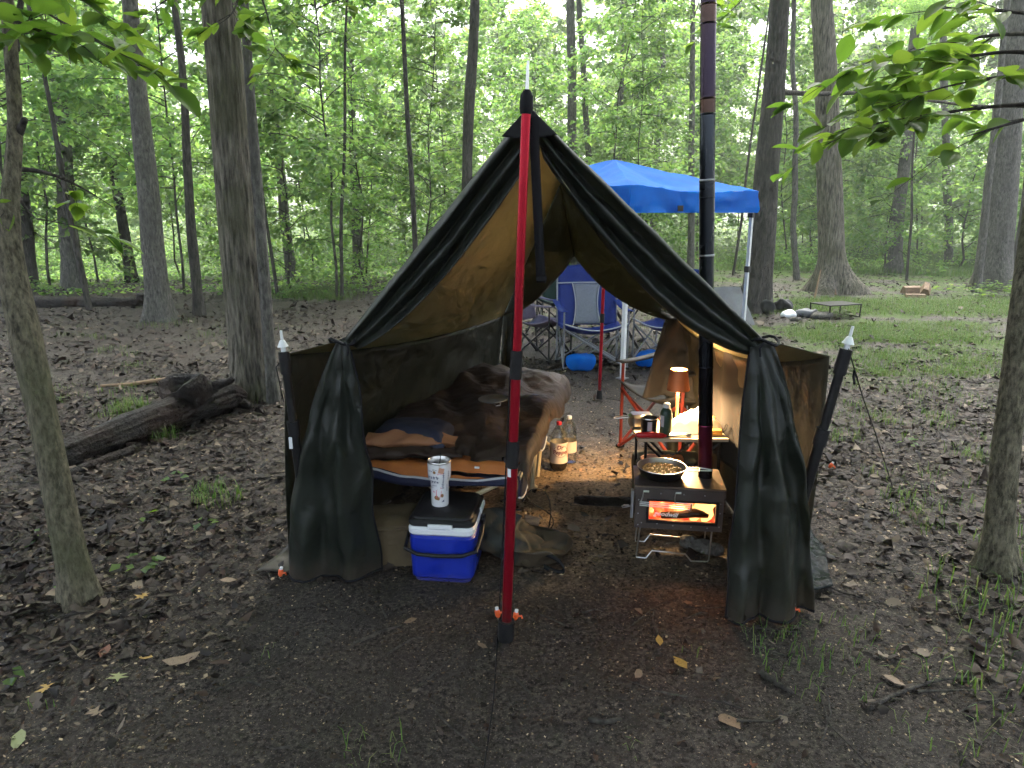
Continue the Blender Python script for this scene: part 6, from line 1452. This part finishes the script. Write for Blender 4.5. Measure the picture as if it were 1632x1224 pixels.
litter('wood_chips', 'small pale chips and bits over the trodden earth', 210000, .9, 6.5, .003, .024, MAT['chips'], 33, lambda x, y: np.where(np.abs(x) < 2.6, .75, .4), 1.2, .3, True)
# countable fallen leaves that stand out
LSH = MB(); LSH.add([V(0, 0, 0), V(.3, .20, .05), V(.62, .22, .02), V(1, 0, .06), V(.66, -.20, .03), V(.3, -.22, .07)], [(0, 1, 2, 3), (0, 3, 4, 5)])
LOB = MB(); LOB.add([V(0, .01, 0), V(.25, .05, .02), V(.30, .28, .06), V(.42, .09, .02), V(.62, .34, .05), V(.62, .07, .02), V(1, .05, .04), V(.66, -.03, .02), V(.70, -.30, .05), V(.42, -.05, .02), V(.30, -.26, .06), V(.22, -.03, .02)], [(0, 1, 11), (1, 2, 3), (1, 3, 9, 11), (3, 4, 5), (3, 5, 7, 9), (5, 6, 7), (7, 8, 9), (9, 10, 11)])
MAT['leaf_tan'] = M('tan_leaf', (.20, .14, .085), (.12, .08, .05), .6, scale=20); MAT['leaf_yellow'] = M('yellow_leaf', (.40, .25, .05), (.25, .15, .04), .6, scale=20); MAT['leaf_rust'] = M('rust_leaf', (.16, .055, .025), (.09, .035, .02), .6, scale=20); MAT['leaf_pale'] = M('pale_green_leaf', (.20, .22, .09), None, .6)
ME = {(s, m): (LSH if s == 'o' else LOB).mesh('leaf', MAT[m]) for s in 'ol' for m in ('leaf_tan', 'leaf_yellow', 'leaf_rust', 'leaf_pale')}
FALL = [(735, 1072, 'l', 'leaf_pale', .11, 'pale green lobed leaf on dark soil at lower left'), (820, 1066, 'o', 'leaf_tan', .10, 'large tan oval leaf right of pale lobed leaf'), (848, 1060, 'o', 'leaf_tan', .10, 'tan oval leaf overlapping another large tan leaf')]
FALL = [(190, 1076, 'l', 'leaf_pale', .115, 'pale green lobed leaf on dark soil at lower left'), (278, 1066, 'o', 'leaf_tan', .10, 'left of two large tan oval leaves at lower left'), (303, 1060, 'o', 'leaf_tan', .10, 'right of two large tan oval leaves at lower left'),
        (222, 1052, 'o', 'leaf_yellow', .07, 'yellowish leaf just above the pale lobed leaf'), (82, 1086, 'l', 'leaf_yellow', .09, 'yellow lobed leaf near lower left edge'), (160, 1052, 'o', 'leaf_rust', .08, 'rust red leaf curling at lower left'), (35, 1165, 'o', 'leaf_pale', .09, 'pale leaf in the bottom left corner'),
        (240, 950, 'l', 'leaf_yellow', .08, 'yellow leaf right of left leaning tree foot'), (350, 930, 'o', 'leaf_tan', .08, 'tan leaf left of the tent corner peg'), (165, 1146, 'l', 'leaf_tan', .09, 'ragged tan leaf near bottom left'), (665, 990, 'o', 'leaf_tan', .06, 'small grey tan leaf in front of cooler'),
        (760, 1030, 'o', 'leaf_tan', .05, 'small tan leaf just left of red pole foot'), (1022, 1072, 'o', 'leaf_tan', .06, 'pale wood sliver lying right of red pole foot'), (1052, 1034, 'o', 'leaf_yellow', .06, 'small yellow leaf on soil right of red pole'), (1180, 1168, 'o', 'leaf_tan', .11, 'wide tan leaf at bottom right of centre'), (1195, 1212, 'l', 'leaf_rust', .08, 'rusty curled leaf at bottom edge right of centre'),
        (1405, 1080, 'o', 'leaf_tan', .08, 'tan leaf on the leafy ground at lower right'), (1095, 1070, 'o', 'leaf_yellow', .08, 'yellowish curled leaf below the right door drape')]
for px, py, s, m, sz, lab in FALL:
    o = put('fallen_leaf', ME[(s, m)]); p = G(px, py); o.location = (p.x, p.y, gz(p.x, p.y) + .014); o.rotation_euler = (lr.gauss(0, .15), lr.gauss(0, .15), lr.uniform(0, 6.28)); o.scale = (sz,) * 3
    tag(o, lab, 'leaf', 'fallen leaves that stand out'); 
# twigs
tm_ = MB(); tr_ = random.Random(8)
for i in range(300):
    y = tr_.uniform(1.0, 8) ; x = tr_.uniform(-.8, .8) * y
    if abs(x - .3) < 1.0 and 2.7 < y < 5.2: continue
    a = tr_.uniform(0, PI); L = tr_.uniform(.05, .35); c = V(x, y, .012); d = V(math.cos(a), math.sin(a), 0)
    tm_.tube([c - d * L / 2, c + V(tr_.gauss(0, .02), tr_.gauss(0, .02), .006), c + d * L / 2], [tr_.uniform(.002, .006), .003, .0015], 5, cap=False)
tag(put('twigs', tm_.mesh('twigs', MAT['bark_dark'])), 'thin dark twigs scattered over the ground', 'twigs', kind='stuff')
for pts, r, lab in (([G(1385, 1135), G(1420, 1110), G(1500, 1080), G(1560, 1085)], .008, 'crooked twig curving over the ground at lower right'), ([G(1310, 935), G(1352, 955), G(1400, 965)], .006, 'straight twig lying beside the wet mud flap'), ([G(565, 1030), G(600, 1015), G(640, 1000)], .007, 'dark twig on bare soil left of red pole'), ([G(1210, 1075), G(1240, 1095), G(1262, 1110)], .014, 'stubby dark stick below the right door drape'), ([G(940, 1150), G(955, 1160), G(990, 1152)], .012, 'short grey stick at bottom centre')):
    solid('twig', MB().tube([bez(pts, i / 10) + V(0, 0, .014 + .006 * nz(i, r * 99)) for i in range(11)], [r * (1 - .05 * i) for i in range(11)], 7), MAT['bark_dark'], lab, 'twig', angle=None)

def blades(name, label, spots, mat, seed):
    """spots: (x, y, radius, count, height)"""
    r = np.random.default_rng(seed); Q = []
    for x, y, rad, n, h in spots:
        a, q = r.random(n) * 2 * PI, rad * np.sqrt(r.random(n)); bx, by = x + q * np.cos(a), y + q * np.sin(a)
        d = r.random(n) * 2 * PI; lean = .25 + .75 * r.random(n); hh = h * (.5 + .7 * r.random(n)); w = .0010 + .014 * hh
        dx, dy = np.cos(d), np.sin(d); px_, py_ = -dy, dx
        z = np.array([gz(u, v) for u, v in zip(bx, by)])
        b0 = np.stack([bx, by, z], 1); side = np.stack([px_, py_, 0 * px_], 1) * w[:, None]
        m = b0 + np.stack([dx * hh * lean * .35, dy * hh * lean * .35, hh * .75], 1); t = b0 + np.stack([dx * hh * lean * .95, dy * hh * lean * .95, hh * (1.05 - .4 * lean)], 1)
        Q.append(np.stack([b0 - side, b0 + side, m + side * .75, m - side * .75, t + side * .1, t - side * .1], 1))
    return tag(put(name, np_mesh_idx(name, np.concatenate(Q), np.array([(0, 1, 2, 3), (3, 2, 4, 5)]), mat)), label, 'grass', kind='stuff')
gs = random.Random(9)
near = []
for px, py, rad, n, h in ((208, 655, .16, 120, .14), (190, 660, .2, 60, .10), (350, 800, .14, 60, .13), (260, 700, .10, 60, .13), (340, 785, .10, 40, .10), (90, 640, .12, 40, .07), (595, 1205, .10, 40, .08), (1005, 1205, .03, 8, .06), (1240, 1000, .16, 60, .07), (1300, 1050, .25, 120, .08), (1330, 1020, .2, 60, .07), (1250, 1070, .15, 40, .07), (1380, 1000, .1, 20, .06), (1560, 960, .25, 120, .14), (1610, 1000, .2, 110, .14), (1590, 1090, .25, 110, .12), (1560, 860, .1, 40, .1), (1510, 1190, .08, 16, .08), (1450, 1160, .08, 12, .07), (1630, 880, .2, 60, .14), (1340, 700, .18, 60, .10), (1560, 730, .2, 60, .09), (1100, 1040, .03, 6, .05), (1620, 1180, .15, 40, .1), (1470, 840, .12, 24, .07), (60, 1130, .05, 10, .05), (260, 520, .4, 60, .1), (425, 1040, .05, 8, .05)):
    p = G(px, py); k_ = .5 if py > 850 else 1.4; near.append((p.x, p.y, rad, max(4, int(n * k_)), h * .85))
blades('grass_tufts', 'tufts of grass sprouting through the dead leaves', near, MAT['grass'], 41)
lawn = []
def gpatch(px0, px1, py0, py1, n, cnt, h, rad):
    for _ in range(n):
        p = G(gs.uniform(px0, px1), gs.uniform(py0, py1)); lawn.append((p.x, p.y, rad * gs.uniform(.5, 1.3), int(cnt * gs.uniform(.5, 1.2)), h * gs.uniform(.7, 1.2)))
gpatch(1260, 1632, 478, 502, 190, 150, .08, .5); gpatch(1270, 1560, 518, 545, 150, 120, .07, .35); gpatch(1340, 1600, 555, 600, 90, 70, .07, .25); gpatch(1330, 1600, 610, 680, 34, 30, .07, .18)
gpatch(840, 1060, 480, 560, 60, 50, .05, .35); gpatch(420, 560, 462, 480, 50, 100, .12, .5); gpatch(100, 460, 520, 640, 26, 30, .07, .2); gpatch(1380, 1632, 690, 830, 14, 24, .08, .12)
gpatch(1150, 1632, 405, 436, 110, 130, .22, .9)
blades('meadow_grass', 'bright short grass patches beyond the tent', lawn, MAT['grass'], 42)
# ivy at the foot of the right trunk, seedlings
def seedlings(name, label, spots, seed, h=.12, size=.055):
    r = random.Random(seed); P, L, N, S = [], [], [], []
    for x, y, k, hh in spots:
        for i in range(k):
            a = r.uniform(0, 6.28); z = hh * r.uniform(.5, 1.1); P.append((x + .03 * math.cos(a), y + .03 * math.sin(a), z)); L.append((math.cos(a), math.sin(a), r.uniform(-.3, .2))); N.append((r.gauss(0, .2), r.gauss(0, .2), 1)); S.append(size * r.uniform(.7, 1.3))
    q = leaf_quads(np.array(P), unit(np.array(L)), unit(np.array(N)), np.array(S), .1, .75)
    return tag(put(name, np_mesh(name, q, 4, MAT['leaf_near'])), label, 'plants', kind='stuff')
iv = [(G(1582, 460).x + gs.gauss(0, .8), G(1582, 468).y - gs.random() * .9, 7, gs.uniform(.05, .3)) for _ in range(70)]
seedlings('ivy', 'ivy leaves round the foot of the broad right trunk', iv, 3, size=.10)
sd_ = [(G(a, b).x, G(a, b).y, k, h) for a, b, k, h in ((238, 908, 5, .06), (225, 915, 4, .05), (325, 845, 5, .05), (70, 865, 5, .05), (228, 832, 3, .05), (280, 770, 4, .05), (12, 1090, 6, .06), (1445, 715, 5, .06), (110, 945, 3, .04), (205, 905, 3, .04))]
seedlings('seedlings', 'small green seedlings among the dead leaves', sd_, 4, size=.05)

# ================================================================== damp air
def haze_box(x0, x1, y0, y1, z0, z1, dens):
    m, n, l = nodes_of('damp_air'); o = n.new('ShaderNodeOutputMaterial'); v = n.new('ShaderNodeVolumePrincipled')
    v.inputs['Color'].default_value = (.90, .95, .90, 1); v.inputs['Density'].default_value = dens; v.inputs['Anisotropy'].default_value = 0.35
    l.new(v.outputs[0], o.inputs['Volume'])
    h = put('haze', MB().box(((x0 + x1) / 2, (y0 + y1) / 2, (z0 + z1) / 2), (x1 - x0, y1 - y0, z1 - z0)).mesh('haze', m, False)); tag(h, 'thin damp air between the trees', 'haze', kind='stuff')
haze_box(-280, 280, -30, 300, -1.5, 26, 0.0024)
cy.volume_bounces = 0
cy.volume_step_rate = 10
